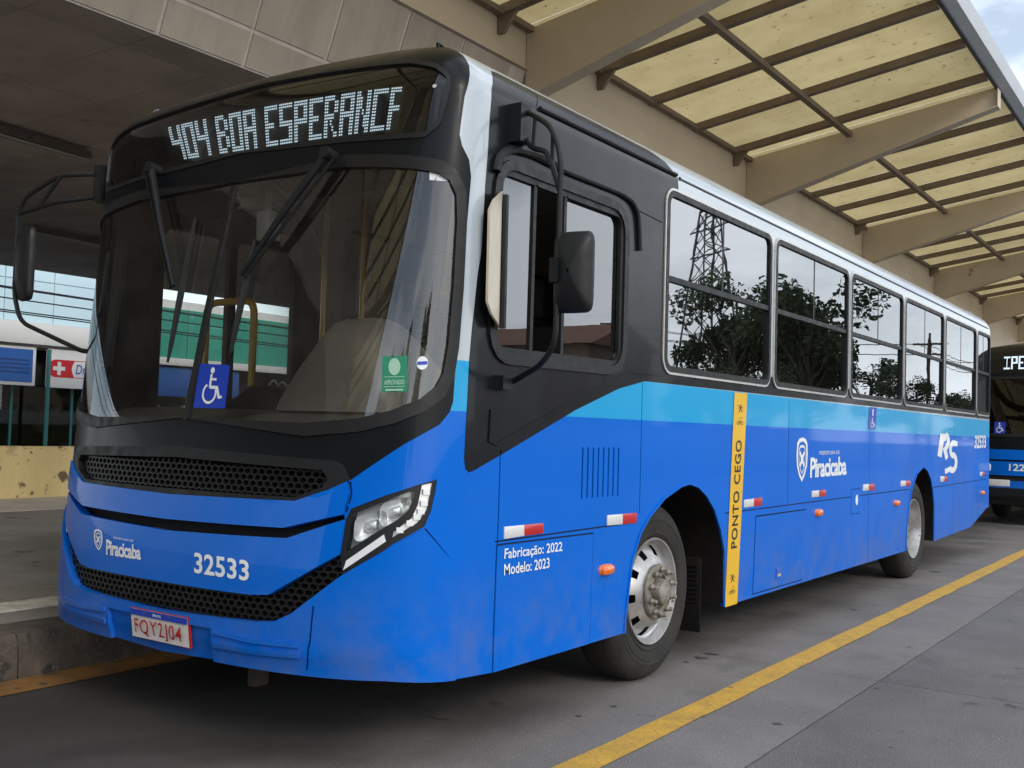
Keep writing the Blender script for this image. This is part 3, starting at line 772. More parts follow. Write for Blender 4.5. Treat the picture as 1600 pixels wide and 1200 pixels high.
# outline of the whole skin
hl = [(0, .372)]+PXL([(335, 1019), (482, 1042), (600, 1060), (690, 1064)])
hl = [(s_, min(max(z_, .34), .385)) for s_, z_ in hl]+[(YS(.71), .345), (YS(1.88), .345), (YS(3.17), ZB-.012), (YS(7.3), ZB-.012), (YS(8.6), ZB), (YS(10.5), .375), (YS(11.45), .56), (SMAX, .58)]
ZE = ZTP-.0008
outline = hl+[(SMAX*(1-i/260), ZE) for i in range(521)]+mir(hl)
RG = []
def rg(nm, P, m_, off=0., dep=.03, par=None, key=None): RG.append((nm, P, m_, off, dep, par, key) if key else (nm, P, m_, off, dep, par))
full = lambda z0_, z1_: [(-SMAX-.01, z0_), (SMAX+.01, z0_), (SMAX+.01, z1_), (-SMAX-.01, z1_)]
def seam(L, w_=.009): rg('panel_gap', strip_poly(L, w_), GAP, -.008, .0)
rg('roof_shell', full(.0, 3.3), WHITE, 0, .03)
rg('cyan_band', full(1.0, 1.668), CYAN, 0, .03)
rg('blue_body', full(.0, 1.458), BLUE, 0, .03)
# front pillar cyan foot is lower near the windshield
# black belt under the windows
for sg in (1, -1):
    f_ = (lambda L: L) if sg == 1 else mir
    rg('belt_strip', f_([(YS(2.0), 1.668), (YS(11.62), 1.690), (YS(11.62), 1.80), (YS(2.0), 1.80)]), BLACKS, 0, .02)
# black front quarter panel round the driver's window
blk = PXL([(782, 106), (797, 109), (834, 128), (925, 178), (1000, 214), (1045, 237), (1060, 252), (1072, 278)])
blk = [(YS(.62), 2.955), (YS(.68), 2.965)]+[(YS(1.0), 2.965), (YS(1.6), 2.965), (YS(2.15), 2.96), (YS(2.30), 2.925), (YS(2.40), 2.85)]
lowblk = [(YS(2.40), 1.75)]+[(YS(2.02), 1.664)]+PXL([(967, 607), (900, 640), (797, 702), (740, 735), (733, 738), (727, 733), (725, 717), (730, 627), (733, 563), (737, 517), (746, 430), (752, 393), (758, 293), (763, 227), (765, 187), (768, 140)])
QB = blk+lowblk
rg('quarter_panel', QB, BLACKS, .002, .02)
rg('quarter_panel', mir(QB), BLACKS, .002, .02)
cr_ = PXL([(1033, 586), (985, 581), (968, 590), (888, 630), (775, 694), (763, 690), (766, 640)])
rg('panel_crease', strip_poly(cr_, .012), BLACKS, .009, .01); rg('panel_crease', mir(strip_poly(cr_, .012)), BLACKS, .009, .01)
seam(PXL([(834, 129), (838, 150), (838, 166)]), .006); seam(PXL([(995, 328), (1034, 348)]), .006)
# black front mask
mk = PXL([(742, 92), (733, 103), (726, 150), (720, 193), (718, 210), (722, 228), (733, 250), (736, 277), (733, 310), (723, 427), (717, 517), (712, 563), (708, 627), (703, 643), (687, 663), (633, 693), (580, 728), (547, 751), (530, 790)])
sp_roof = mk[1][0]+.02; ZCAP = 3.22
mk[0] = (sp_roof, 3.3)
rg('front_mask', sym([(0, 3.3)]+mk+[(0, .90)]), BLACK, .001, .03)
# destination sign
dg_r = PXL([(643, 100), (680, 107), (697, 120), (698, 137), (690, 165), (683, 190), (663, 207), (617, 210), (530, 216), (450, 225)])
ztop = PX(450, 125)[1]; zbot = dg_r[-1][1]
dpoly = rpoly(sym([(0, ztop+.005)]+dg_r+[(0, zbot-.005)]), .01, 2)
rg('destination_frame', grow(dpoly, .022), PLASTIC, .006, .03)
rg('destination_glass', dpoly, DSG, -.006, 0, None, 'dest')
# windshield
ws_r = PXL([(540, 262), (640, 264), (685, 271), (702, 283), (712, 305), (713, 345), (707, 450), (699, 540), (691, 585), (680, 605), (655, 624), (610, 642), (560, 654), (480, 661)])
zt_w = max(z_ for s_, z_ in ws_r); wpoly = sym([(0, ws_r[0][1]+.012)]+ws_r+[(0, PX(290, 653)[1])])
rg('windshield_rubber', grow(wpoly, .055), RUBBER, .010, .03)
rg('windshield', wpoly, WSG, -.004, 0, None, 'ws')
rg('windshield_divider', [(-.016, PX(290, 656)[1]), (.016, PX(290, 656)[1]), (.013, PX(366, 290)[1]), (-.013, PX(366, 290)[1])], RUBBER, .006, .02, 'ws')
# rubber line below the windshield (panel step)
# upper grille panel
ug = PXL([(524, 720), (538, 727), (549, 751), (516, 766), (465, 783), (325, 776)])
zg1, zg0 = PX(300, 699)[1], ug[-1][1]
ugp = sym([(0, zg1)]+[ug[0], ug[1], ug[2], ug[3], ug[4]]+[(0, zg0-.004)])
rg('upper_grille_frame', ugp, PLASTIC, .012, .06)
um = PXL([(505, 735), (514, 748), (505, 762), (462, 777), (325, 768)])
ump = sym([(0, PX(300, 716)[1])]+um[:4]+[(0, um[4][1])])
rg('upper_grille_back', ump, DARK, -.055, .02)
# blue bar between grille and slot
bar_t = [ug[2], ug[3], ug[4]]
bl_ = PXL([(538, 804), (447, 825), (325, 818)])
rg('hood_bar', sym([(0, zg0-.004)]+[ug[4], ug[3], ug[2]]+[PX(546, 790)]+bl_[:2]+[(0, bl_[2][1])]), BLUE, .022, .05)
sb = PXL([(539, 812), (451, 841), (290, 832)])
rg('hood_slot', sym([(0, bl_[2][1])]+[bl_[1], bl_[0], sb[0], sb[1]]+[(0, sb[2][1])]), DARK, -.05, .02)
fp = PXL([(531, 867), (423, 929), (395, 929), (255, 909)])
rg('front_panel', sym([(0, sb[2][1])]+[sb[1], sb[0], fp[0], fp[1], fp[2]]+[(0, fp[3][1]+.002)]), BLUE, .016, .05)
# lower grille, running out into the headlamp surround
lg = PXL([(535, 899), (458, 958), (430, 971), (395, 971), (230, 948)])
lgp = sym([(0, fp[3][1]+.002)]+[fp[2], fp[1], fp[0], PX(537, 866)]+[lg[0], lg[1], lg[2], lg[3]]+[(0, lg[4][1])])
hs_ = PXL([(540, 812), (548, 795), (600, 775), (655, 757), (683, 749), (681, 765), (674, 797), (663, 823), (613, 851), (535, 906), (531, 868)])
rg('lower_grille_back', lgp, DARK, -.05, .02)
for sg in (1, -1): rg('headlamp_surround', hs_ if sg == 1 else mir(hs_), PLASTIC, -.004, .06, None, 'hl%d' % sg)
lens = PXL([(552, 800), (641, 768), (648, 770), (640, 796), (622, 812), (590, 830), (540, 862)])
drl = PXL([(660, 758), (677, 754), (668, 797), (653, 817), (613, 840), (615, 831), (643, 810), (653, 790)])
low = PXL([(536, 891), (541, 876), (600, 835), (603, 846)])
for sg in (1, -1):
    k_ = 'hl%d' % sg; ff_ = (lambda L: L) if sg == 1 else mir
    rg('headlamp_bowl', ff_(lens), CHROME, -.055, .01, k_)
    rg('light_strip_bed', ff_(drl), CHROME, -.012, .01, k_)
    rg('marker_strip', ff_(low), LAMPG, .001, .01, k_)
# bumper
bt = [lg[0], lg[1], lg[2], lg[3]]
bp_half = [(0, lg[4][1])]+[lg[3], lg[2], lg[1], lg[0]]+PXL([(613, 853), (662, 826), (690, 858), (715, 890), (713, 960), (709, 1066)])
bp_half[-1] = (bp_half[-1][0], .2)
rg('bumper', sym(bp_half+[(0, .2)]), BLUE, .016, .06)
pr_ = PXL([(333, 981)]); sp = pr_[0][0]
rg('plate_bay', [(-sp, .2), (sp, .2), (sp, pr_[0][1]), (-sp, pr_[0][1])], BLUE, -.004, .02)
sm1 = PXL([(492, 947), (487, 1000), (482, 1046)]); seam(sm1); seam(mir(sm1))
sm2 = PXL([(547, 752), (549, 772), (541, 800)]); seam(sm2); seam(mir(sm2))
# step ledge lines on the bumper
for L in ([(338, 985), (400, 1000), (470, 1007)], [(338, 1003), (400, 1014), (470, 1021)]):
    P_ = PXL(L); rg('bumper_step', strip_poly(P_, .02), BLUE, .026, .02); rg('bumper_step', mir(strip_poly(P_, .02)), BLUE, .026, .02)
# side seams and hatches, driver's side then door side
sV = [(782, 703, 770, 1052), (1003, 600, 1000, 814), (1233, 624, 1232, 790), (1364, 640, 1357, 878), (1496, 648, 1488, 836)]
def vseam(y, za, zb): return [(YS(y), za), (YS(y), zb)]
seam(PXL([(782, 703), (779, 800), (777, 850)]), .009)
trim_z = .915
for sg in (1, -1):
    for y, za, zb in ((2.02, 1.66, .96), (4.26, 1.66, .92), (6.25, 1.66, .33), (9.55, 1.68, .33), (10.9, .95, .4), (3.40, .0, .0)):
        if zb or za:
            L = vseam(y, za, zb); seam(L if sg == 1 else mir(L), .008)
    for ya, yb in ((.70, 1.98), (3.16, 7.62), (8.60, 11.4)):
        L = [(YS(ya), trim_z-.012), (YS(yb), trim_z+.012 if yb > 8 else trim_z)]; seam(L if sg == 1 else mir(L), .008)
    hp = [(YS(.718), .884), (YS(1.53), .882), (YS(1.52), .30), (YS(.712), .30)]
    hp = hp if sg == 1 else mir(hp)
    rg('panel_gap', grow(hp, .008), GAP, -.008, 0); rg('service_hatch', hp, BLUE, .003, .012)
    hp = [(YS(3.67), .853), (YS(4.64), .853), (YS(4.60), .352), (YS(3.64), .352)]
    if sg == 1:
        rg('panel_gap', grow(hp, .009), GAP, -.010, 0); rg('side_hatch', hp, BLUE, .003, .012, None, 'hatch2')
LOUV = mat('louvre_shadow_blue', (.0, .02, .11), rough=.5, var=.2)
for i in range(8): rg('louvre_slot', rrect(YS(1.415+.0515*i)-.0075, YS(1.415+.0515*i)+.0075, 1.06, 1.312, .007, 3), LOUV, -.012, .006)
fd = rrect(YS(5.75), YS(6.0), .768, .968, .012); rg('panel_gap', grow(fd, .005), GAP, -.008, 0); rg('fuel_flap', fd, BLUE, .002, .01, None, 'fuel')
seam(PXL([(663, 826), (690, 858), (715, 890), (713, 960), (709, 1066)]), .009); seam(mir(PXL([(663, 826), (690, 858), (715, 890), (713, 960), (709, 1066)])), .009)
# driver's window
dw = PXL([(779, 277), (800, 276), (880, 306), (962, 341), (966, 352), (965, 450), (964, 556), (955, 563), (900, 559), (775, 546), (770, 536), (773, 420)])
dw = [(YS(.66), 2.50), (YS(1.74), 2.50), (YS(1.74), 1.755), (YS(.66), 1.745)]
dwr = rpoly(dw, .10)
for sg in (1,):
    rg('drivers_window', grow(dwr, .075), RUBBER, .014, .03, None, 'dw')
    rg('opening_trim', grow(dwr, .03), PLASTIC, .004, .02, 'dw')
    rg('opening', dwr, None)
    m1, m2 = YS(.935), YS(1.20)
    pf = [p for p in dwr if p[0] < m1-.012]; 
    rg('front_pane', [p for p in dwr if p[0] > YS(1.7)][:0] or rpoly([(YS(.66), 2.50), (m1, 2.50), (m1, 1.748), (YS(.66), 1.745)], .06), DWG, -.012, 0, 'dw')
    rg('sliding_pane', rpoly([(m2, 2.50), (YS(1.74), 2.50), (YS(1.74), 1.755), (m2, 1.75)], .05), DWG, -.02, 0, 'dw')
    for mm in (m1, m2): rg('mullion', [(mm-.012, 1.745), (mm+.012, 1.745), (mm+.012, 2.505), (mm-.012, 2.505)], PLASTIC, -.002, .03, 'dw')
# side windows
WY = [(2.238, 3.870), (3.918, 5.595), (5.643, 7.300), (7.345, 8.980), (9.030, 10.690), (10.735, 11.56)]
ZW0, ZW1, ZWB = 1.722, 2.778, 2.262
RSG = glass('door_side_window_glass', (.62, .64, .63), ior=1.5, dirt=.02)
def side_win(ya, yb, sg, key):
    SWG_ = SWG if sg == 1 else RSG
    f_ = (lambda L: L) if sg == 1 else mir
    P = rrect(YS(ya), YS(yb), ZW0, ZW1, .10)
    rg('window_trim', f_(P), SILVER, .010, .02, key)
    rg('side_window', f_(grow(P, -.014)), RUBBER, .013, .03, None, key)
    Q = grow(P, -.048)
    q0 = [p for p in Q]
    rg('lower_pane', f_(Q), SWG_, -.010, 0, key)
    up_ = rrect(YS(ya)+.048, YS(yb)-.048, ZWB, ZW1-.048, .052)
    rg('upper_pane', f_(up_), SWG_, -.002, 0, key)
    rg('window_bar', f_([(YS(ya)+.046, ZWB-.016), (YS(yb)-.046, ZWB-.016), (YS(yb)-.046, ZWB+.016), (YS(ya)+.046, ZWB+.016)]), PLASTIC, .006, .03, key)
    ym = (ya+yb)/2
    rg('pane_overlap', f_([(YS(ym)-.012, ZWB+.016), (YS(ym)+.012, ZWB+.016), (YS(ym)+.012, ZW1-.05), (YS(ym)-.012, ZW1-.05)]), PLASTIC, -.001, .01, key)
for i, (ya, yb) in enumerate(WY): side_win(ya, yb, 1, 'wl%d' % i)
# door side: a front door, windows, a middle door
def door(ya, yb, key):
    P = rrect(YS(ya), YS(yb), .40, 2.62, .05); rg('passenger_door', mir(P), PLASTIC, .006, .04, None, key)
    mid = (ya+yb)/2
    for a, c in ((ya+.06, mid-.03), (mid+.03, yb-.06)): rg('door_glass', mir(rrect(YS(a), YS(c), .75, 2.50, .06)), CLEAR, -.006, 0, key)
for i, (ya, yb) in enumerate([(2.238, 3.87), (3.918, 5.0), (6.35, 7.3), (7.345, 8.98), (9.03, 10.69), (10.735, 11.56)]): side_win(ya, yb, -1, 'wr%d' % i)
door(.72, 1.86, 'd1'); door(5.08, 6.28, 'd2')
# wheel openings with a lip
for key, yc in (('front', YF), ('rear', YR)):
    A = arch(yc, key)
    for sg in (1, -1):
        rg('wheel_arch_lip', (lambda L: L if sg == 1 else mir(L))(grow(A, .014)), BLUE, .007, .012)
        rg('opening', A if sg == 1 else mir(A), None)
keys = skin(outline, RG, bus)
# roof cap: crowned sheet, black over the front mask
for nm_, m_, keep in (('roof_cap', WHITE, lambda q: abs(q) >= sp_roof), ('front_cap', BLACK, lambda q: abs(q) < sp_roof)):
    b = MB(); V = []; F = []; TT = (0, .1, .25, .5, 1.0); n = 520
    for i in range(n+1):
        p_ = S(-SMAX+2*SMAX*i/n, ZE); c_ = Vector((0, min(max(p_.y, 1.5), BL-1.0), ZCAP))
        for t in TT:
            q = p_.lerp(c_, t); q.z = p_.z+(ZCAP-p_.z)*(1-(1-t)**2.0); V.append(q)
    for i in range(n):
        if keep(-SMAX+2*SMAX*(i+.5)/n): F += [(i*5+k, i*5+k+1, (i+1)*5+k+1, (i+1)*5+k) for k in range(4)]
    b.add(V, F, True); b.build(nm_, m_, bus)

GRILLE = mat('grille_plastic', (.007, .007, .008), rough=.45, spec=.3, var=.3, vscale=8)
# honeycomb meshes of the grilles
def honeycomb(name, P, off, parent, w_=.046, h=.030):
    b = MB(); xs = [p[0] for p in P]; zs = [p[1] for p in P]; P2 = grow(P, .004)
    seen = set(); j = 0; z = min(zs)-h
    while z < max(zs)+h:
        x = min(xs)-w_+(w_/2 if j % 2 else 0)
        while x < max(xs)+w_:
            H = [(x, z+h*.66), (x+w_/2, z+h*.33), (x+w_/2, z-h*.33), (x, z-h*.66), (x-w_/2, z-h*.33), (x-w_/2, z+h*.33)]
            for q in range(6):
                a, c = H[q], H[(q+1) % 6]; kk = tuple(sorted(((round(a[0], 3), round(a[1], 3)), (round(c[0], 3), round(c[1], 3)))))
                if kk in seen or not (inside(a, P2) and inside(c, P2)): continue
                seen.add(kk)
                A, B = SO(*a, off), SO(*c, off); n_ = NRM(*a); t = (B-A).normalized(); u_ = n_.cross(t)*.0042
                A2, B2 = A-n_*.02, B-n_*.02
                b.add([A-u_, B-u_, B+u_, A+u_, A2-u_*1.3, B2-u_*1.3, B2+u_*1.3, A2+u_*1.3], [(0, 1, 2, 3), (0, 4, 5, 1), (3, 2, 6, 7)])
            x += w_
        z += h; j += 1
    o = b.build(name, GRILLE, parent); o['kind'] = 'stuff'; return o
honeycomb('upper_grille_mesh', ump, -.014, bus, .040, .025); honeycomb('lower_grille_mesh', lgp, -.014, bus, .040, .025)
# lamps
for sg in (1, -1):
    par = keys['hl%d' % sg]; f_ = (lambda p: p) if sg == 1 else (lambda p: (-p[0], p[1]))
    lp = [f_(p) for p in lens]
    o = decal('headlamp_lens', [lp], lambda u, v: (u, v), LENSG, .0, par)
    for (px_, py_, rr) in ((578, 822, .066), (618, 800, .062)):
        c = f_(PX(px_, py_)); n_ = NRM(*c); b = MB(); C0 = SO(*c, -.048)
        t1 = n_.cross(Vector((0, 0, 1))).normalized(); t2 = t1.cross(n_); V = []
        pf = [(1.0, .036), (.95, .030), (.8, .010), (.55, .0), (.42, .002), (.36, .012), (.25, .018), (.02, .020)]; n = 24
        for (r_, a_) in pf:
            for i in range(n): q = 2*math.pi*i/n; V.append(C0+rr*1.12*r_*(math.copysign(abs(math.cos(q))**.5, math.cos(q))*t1*.9+math.copysign(abs(math.sin(q))**.5, math.sin(q))*t2*.72+math.copysign(abs(math.cos(q))**.5, math.cos(q))*t2*(-.25*sg))+n_*a_)
        b.add(V, [(i*n+k, i*n+(k+1) % n, (i+1)*n+(k+1) % n, (i+1)*n+k) for i in range(len(pf)-1) for k in range(n)], True)
        b.build('lamp_bowl', CHROME, par)
    for i in range(6):          # blocks of the light strip
        t = (i+.5)/6; path = PXL([(668, 760), (661, 795), (648, 812), (617, 834)]) if i == 0 and sg == 1 else path
        k = t*3; a = int(k); q = k-a; c = f_((path[a][0]*(1-q)+path[a+1][0]*q, path[a][1]*(1-q)+path[a+1][1]*q))
        n_ = NRM(*c); t1 = n_.cross(Vector((0, 0, 1))).normalized(); t2 = t1.cross(n_)
        b = MB(); b.obox(SO(*c, -.004), t1*.014, t2*.011, n_*.008); b.build('light_block', LAMPG, par)
# plate
pq = PXL([(205, 990), (297, 1011), (298, 963), (207, 945)]); pc = ((pq[0][0]+pq[2][0])/2, (pq[0][1]+pq[2][1])/2)
pcs = .025
def plate_map(u, v): return (pcs+(u-.5)*.40, .4875+(v-.5)*.13)
pl_ = solid_patch('number_plate', [plate_map(u, v) for u, v in ((0, 0), (1, 0), (1, 1), (0, 1))], PLATER, .014, .006, bus)
decal('plate_face', [[(.012, .03), (.988, .03), (.988, .97), (.012, .97)]], plate_map, PLATEW, .0215, pl_)
decal('plate_header', [[(.012, .76), (.988, .76), (.988, .965), (.012, .965)]], plate_map, SIGNB, .023, pl_)
decal('plate_number', text_polys('FQY2J04', .010, 0, 1.2), sub_rect(plate_map, .09, .90, .10, .66), PLATER, .0235, pl_)
decal('plate_country', text_polys('BRASIL', .01), sub_rect(plate_map, .42, .57, .82, .91), DECAL, .0245, pl_)
decal('plate_screw', disc(.27, .89, .02, 8)+disc(.70, .89, .02, 8), plate_map, HUB, .0245, pl_)
# front lettering
fq = quad_map(PXL([(309, 895), (394, 908), (394, 876), (309, 863)]))
decal('fleet_number', text_polys('32533', .022, 0, 1.02), fq, DECAL, .0195, bus)
fq = quad_map(PXL([(172, 867), (226, 875), (226, 853), (172, 843)])); decal('city_name', text_polys('Piracicaba', .03, 0, .92), fq, DECAL, .0195, bus)
fq = quad_map(PXL([(183, 842), (214, 847), (214, 844), (183, 839)])); decal('city_caption', text_polys('PREFEITURA DE', .0), fq, DECAL, .0195, bus)
fq = quad_map(PXL([(152, 858), (169, 862), (168, 828), (151, 825)])); decal('city_crest', crest(), fq, DECAL, .0195, bus)
# side lettering and marks
def SQ(y0_, y1_, z0_, z1_): return quad_map([(YS(y0_), z0_), (YS(y1_), z0_), (YS(y1_), z1_), (YS(y0_), z1_)])
fq = quad_map(PXL([(786, 877), (877, 864), (877, 846), (787, 857)])); decal('build_year_text', text_polys('Fabricação: 2022', .012), fq, DECAL, .006, bus)
fq = quad_map(PXL([(786, 899), (857, 887), (857, 871), (786, 881)])); decal('model_year_text', text_polys('Modelo: 2023', .012), fq, DECAL, .006, bus)
stq = quad_map(PXL([(1132, 949), (1151, 943), (1167, 615), (1147, 613)]))
bs = decal('blind_spot_stripe', [[(0, 0), (1, 0), (1, .25), (0, .25)], [(0, .25), (1, .25), (1, .6), (0, .6)], [(0, .6), (1, .6), (1, 1), (0, 1)]], stq, YEL, .0035, bus)
rot = lambda P: [[(1-v, u) for u, v in q] for q in P]
decal('blind_spot_text', rot(text_polys('PONTO CEGO', .018, 0, 1.08)), sub_rect(stq, .26, .74, .265, .775), DECALK, .005, bs)
icon_p = disc(.5, .88, .10, 10)+bar((.5, .78), (.45, .45), .16)+bar((.47, .5), (.25, .05), .10)+bar((.47, .5), (.75, .1), .10)+bar((.5, .72), (.15, .5), .08)+bar((.5, .72), (.88, .55), .08)+bar((.05, .95), (.3, .75), .08)
icon_b = ring(.24, .28, .2, .05, 0, 360, 12)+ring(.76, .28, .2, .05, 0, 360, 12)+bar((.24, .28), (.45, .62), .06)+bar((.45, .62), (.76, .28), .06)+bar((.24, .28), (.55, .3), .05)+disc(.6, .9, .09, 8)
for v0, ic in ((.905, icon_p), (.845, icon_b), (.105, icon_p), (.05, icon_b)):
    decal('blind_spot_icon', ic, sub_rect(stq, .26, .78, v0, v0+.04), DECALK, .005, bs)
fq = quad_map(PXL([(1265, 747), (1322, 742), (1322, 713), (1266, 715)])); decal('city_name', text_polys('Piracicaba', .03, 0, .92), fq, DECAL, .003, bus)
fq = quad_map(PXL([(1280, 711), (1311, 709), (1311, 704), (1280, 705)])); decal('city_caption', text_polys('PREFEITURA DE', .0), fq, DECAL, .003, bus)
fq = quad_map(PXL([(1241, 754), (1263, 752), (1264, 682), (1242, 682)])); decal('city_crest', crest(), fq, DECAL, .003, bus)
fq = quad_map(PXL([(1465, 740), (1495, 738), (1496, 678), (1467, 677)]))
rs = (bar((.05, .42), (.17, .98), .22)+ring(.34, .80, .15, .16, -90, 90, 10)+bar((.12, .90), (.36, .90), .18)+bar((.28, .66), (.44, .36), .16)
      + ring(.78, .60, .17, .14, 60, 270, 10)+bar((.72, .745), (1.0, .745), .13)+ring(.74, .26, .20, .15, -140, 90, 12)+bar((.35, .04), (.62, .10), .13))
decal('operator_logo', rs, fq, DECAL, .003, bus)
fq = quad_map(PXL([(1522, 701), (1540, 700), (1540, 680), (1523, 680)])); decal('fleet_number', text_polys('32533', .03), fq, DECAL, .003, bus)
fq = quad_map(PXL([(1356, 671), (1368, 671), (1369, 637), (1358, 636)]))
a_ = decal('access_sticker', [[(0, 0), (1, 0), (1, 1), (0, 1)]], fq, SIGNB, .003, bus); decal('access_symbol', wheelchair(), sub_rect(fq, .1, .9, .05, .55), DECAL, .0045, a_)
decal('access_arrow', bar((.5, .62), (.5, .92), .14), fq, DECAL, .0045, a_)
for L in ([(787, 842), (818, 837), (848, 833), (848, 817), (818, 820), (787, 823)], [(948, 821), (972, 819), (994, 817), (994, 801), (972, 803), (948, 805)], [(1162, 793), (1177, 791), (1190, 790), (1190, 777), (1177, 779), (1162, 781)],
          [(1268, 777), (1279, 776), (1290, 775), (1290, 765), (1279, 766), (1268, 767)], [(1348, 767), (1357, 766), (1366, 766), (1366, 756), (1357, 756), (1348, 757)], [(1407, 760), (1415, 759), (1422, 759), (1422, 751), (1415, 751), (1407, 751)],
          [(1469, 753), (1475, 752), (1480, 752), (1480, 744), (1475, 744), (1469, 744)], [(1531, 744), (1535, 743), (1539, 743), (1539, 737), (1535, 737), (1531, 737)]):
    P_ = PXL(L); wq = solid_patch('reflector', [P_[0], P_[1], P_[4], P_[5]], RWHITE, .002, .003, bus); solid_patch('red_half', [P_[1], P_[2], P_[3], P_[4]], RED, .002, .003, wq)
for (px_, py_, hw) in ((946, 890, .062), (1278, 801, .065), (1400, 786, .065), (1534.5, 770, .06)):
    c = PX(px_, py_); P_ = [(c[0]+hw*math.copysign(abs(math.cos(t))**.6, math.cos(t)), c[1]+.026*math.copysign(abs(math.sin(t))**.7, math.sin(t))) for t in [2*math.pi*i/16 for i in range(16)]]
    b = MB(); n = 16; V = []
    for (k, o_) in ((1.12, 0.), (1.08, .008), (1.0, .010), (.95, .022), (.7, .030), (.02, .033)):
        V += [SO(c[0]+(p_[0]-c[0])*k, c[1]+(p_[1]-c[1])*k, o_) for p_ in P_]
    b.add(V, [(i*n+k, i*n+(k+1) % n, (i+1)*n+(k+1) % n, (i+1)*n+k) for i in range(5) for k in range(n)], True); b.build('marker_lamp', AMBER, bus)
b = MB(); c = PX(1215, 895); hq = [(c[0]-.045, c[1]-.035), (c[0]+.045, c[1]-.035), (c[0]+.045, c[1]+.035), (c[0]-.045, c[1]+.035)]
solid_patch('hatch_handle', hq, BLUE, .004, .008, keys['hatch2']); solid_patch('hatch_latch', [(c[0]-.03, c[1]-.022), (c[0]+.03, c[1]-.022), (c[0]+.03, c[1]-.004), (c[0]-.03, c[1]-.004)], SILVER, .012, .003, keys['hatch2'])
c = PX(1338, 782); decal('fuel_sticker', disc(.5, .5, .5, 14), quad_map([(c[0]-.035, c[1]-.04), (c[0]+.035, c[1]-.04), (c[0]+.035, c[1]+.05), (c[0]-.035, c[1]+.05)]), DECAL, .004, keys['fuel'])
# white caption label in the windshield corner, stickers on the glass
fq = quad_map(PXL([(671, 281), (699, 283), (698, 268), (671, 267)])); decal('toll_tag', [[(0, 0), (1, 0), (1, 1), (0, 1)]], fq, DECAL, -.002, keys['ws'])
fq = quad_map(PXL([(301, 637), (351, 638), (359, 570), (312, 568)])); a_ = decal('access_sign', [[(0, 0), (1, 0), (1, 1), (0, 1)]], fq, SIGNB, -.002, keys['ws']); decal('access_symbol', wheelchair(), sub_rect(fq, .06, .96, .02, .98), DECAL, .0, keys['ws'])
fq = quad_map(PXL([(596, 613), (636, 612), (636, 556), (597, 556)])); a_ = decal('inspection_sticker', [[(0, 0), (1, 0), (1, 1), (0, 1)]], fq, SIGNG, -.002, keys['ws'])
LTG = mat('sticker_light_green', (.30, .50, .38), rough=.5, var=.1)
decal('inspection_text', text_polys('APROVADO', .03), sub_rect(fq, .1, .9, .20, .34), LTG, -.0005, keys['ws']); decal('inspection_emblem', disc(.5, .70, .24, 18)+bar((.1, .42), (.9, .42), .02)+bar((.1, .15), (.9, .15), .02)+bar((.15, .06), (.85, .06), .05), fq, LTG, -.0005, keys['ws'])
fq = quad_map(PXL([(651, 578), (669, 577), (669, 556), (651, 557)])); decal('round_sticker', disc(.5, .5, .5, 18), fq, DECAL, -.002, keys['ws']); decal('round_sticker_band', [[(.06, .36), (.94, .36), (.94, .62), (.06, .62)]], fq, SIGNB, -.0005, keys['ws'])

# ------------------------------------------------------------------ bus: running gear
make_wheel('wheel', 1.17, 2.37, 1, False, bus); make_wheel('wheel', 1.19, 8.08, 1, True, bus)
make_wheel('wheel', -1.17, 2.37, -1, False, bus); make_wheel('wheel', -1.19, 8.08, -1, True, bus)
FLAP = mat('mud_flap', (.007, .0065, .006), rough=.8, spec=.15, col2=(.014, .012, .011), vscale=5)
for yc in (2.37, 8.08):
    for sg in (1, -1):
        L = [(a-YS(0), z) for a, z in arch(2.35 if yc < 5 else YR, 'front' if yc < 5 else 'rear')]
        b = MB(); V = []
        L2 = [(p_[0], max(p_[1], .34)) for p_ in L]
        for (yy, zz) in L2: V += [(sg*1.243, yy, zz), (sg*.62, yy, zz)]
        n = len(L2); b.add(V, [(2*i, 2*i+1, 2*i+3, 2*i+2) for i in range(n-1)]); b.add([(sg*.62, p_[0], p_[1]) for p_ in L2], [tuple(range(n))]); b.build('wheel_housing', FLAP, bus)
        yb_ = 3.10 if yc < 5 else 8.55
        b = MB(); b.box(min(sg*.78, sg*1.13), max(sg*.78, sg*1.13), yb_-.02, yb_-.004, .16, .62, b=.003)
        for q in range(9): b.box(min(sg*.80, sg*1.11), max(sg*.80, sg*1.11), yb_-.03, yb_-.02, .34+.028*q, .35+.028*q)
        b.build('mud_flap', FLAP, bus)
b = MB(); b.box(-.60, .60, .55, 11.2, .38, .88); b.box(-.5, .5, .35, 1.2, .30, .40); b.box(-.35, .35, 4.5, 6.2, .26, .4); b.box(-.4, .4, 9, 11.4, .32, .5); b.build('chassis', DARK, bus)
b = MB(); b.tube([(-1.05, 2.37, .5), (1.05, 2.37, .5)], .07, 10); b.tube([(-1.0, 8.08, .5), (1.0, 8.08, .5)], .10, 10); b.build('axles', DARK, bus)
b = MB(); b.box(.33, .38, .16, .24, .24, .40, b=.006); b.build('tow_eye', mat('rusty_hook', (.06, .045, .035), rough=.8, var=.4), bus)
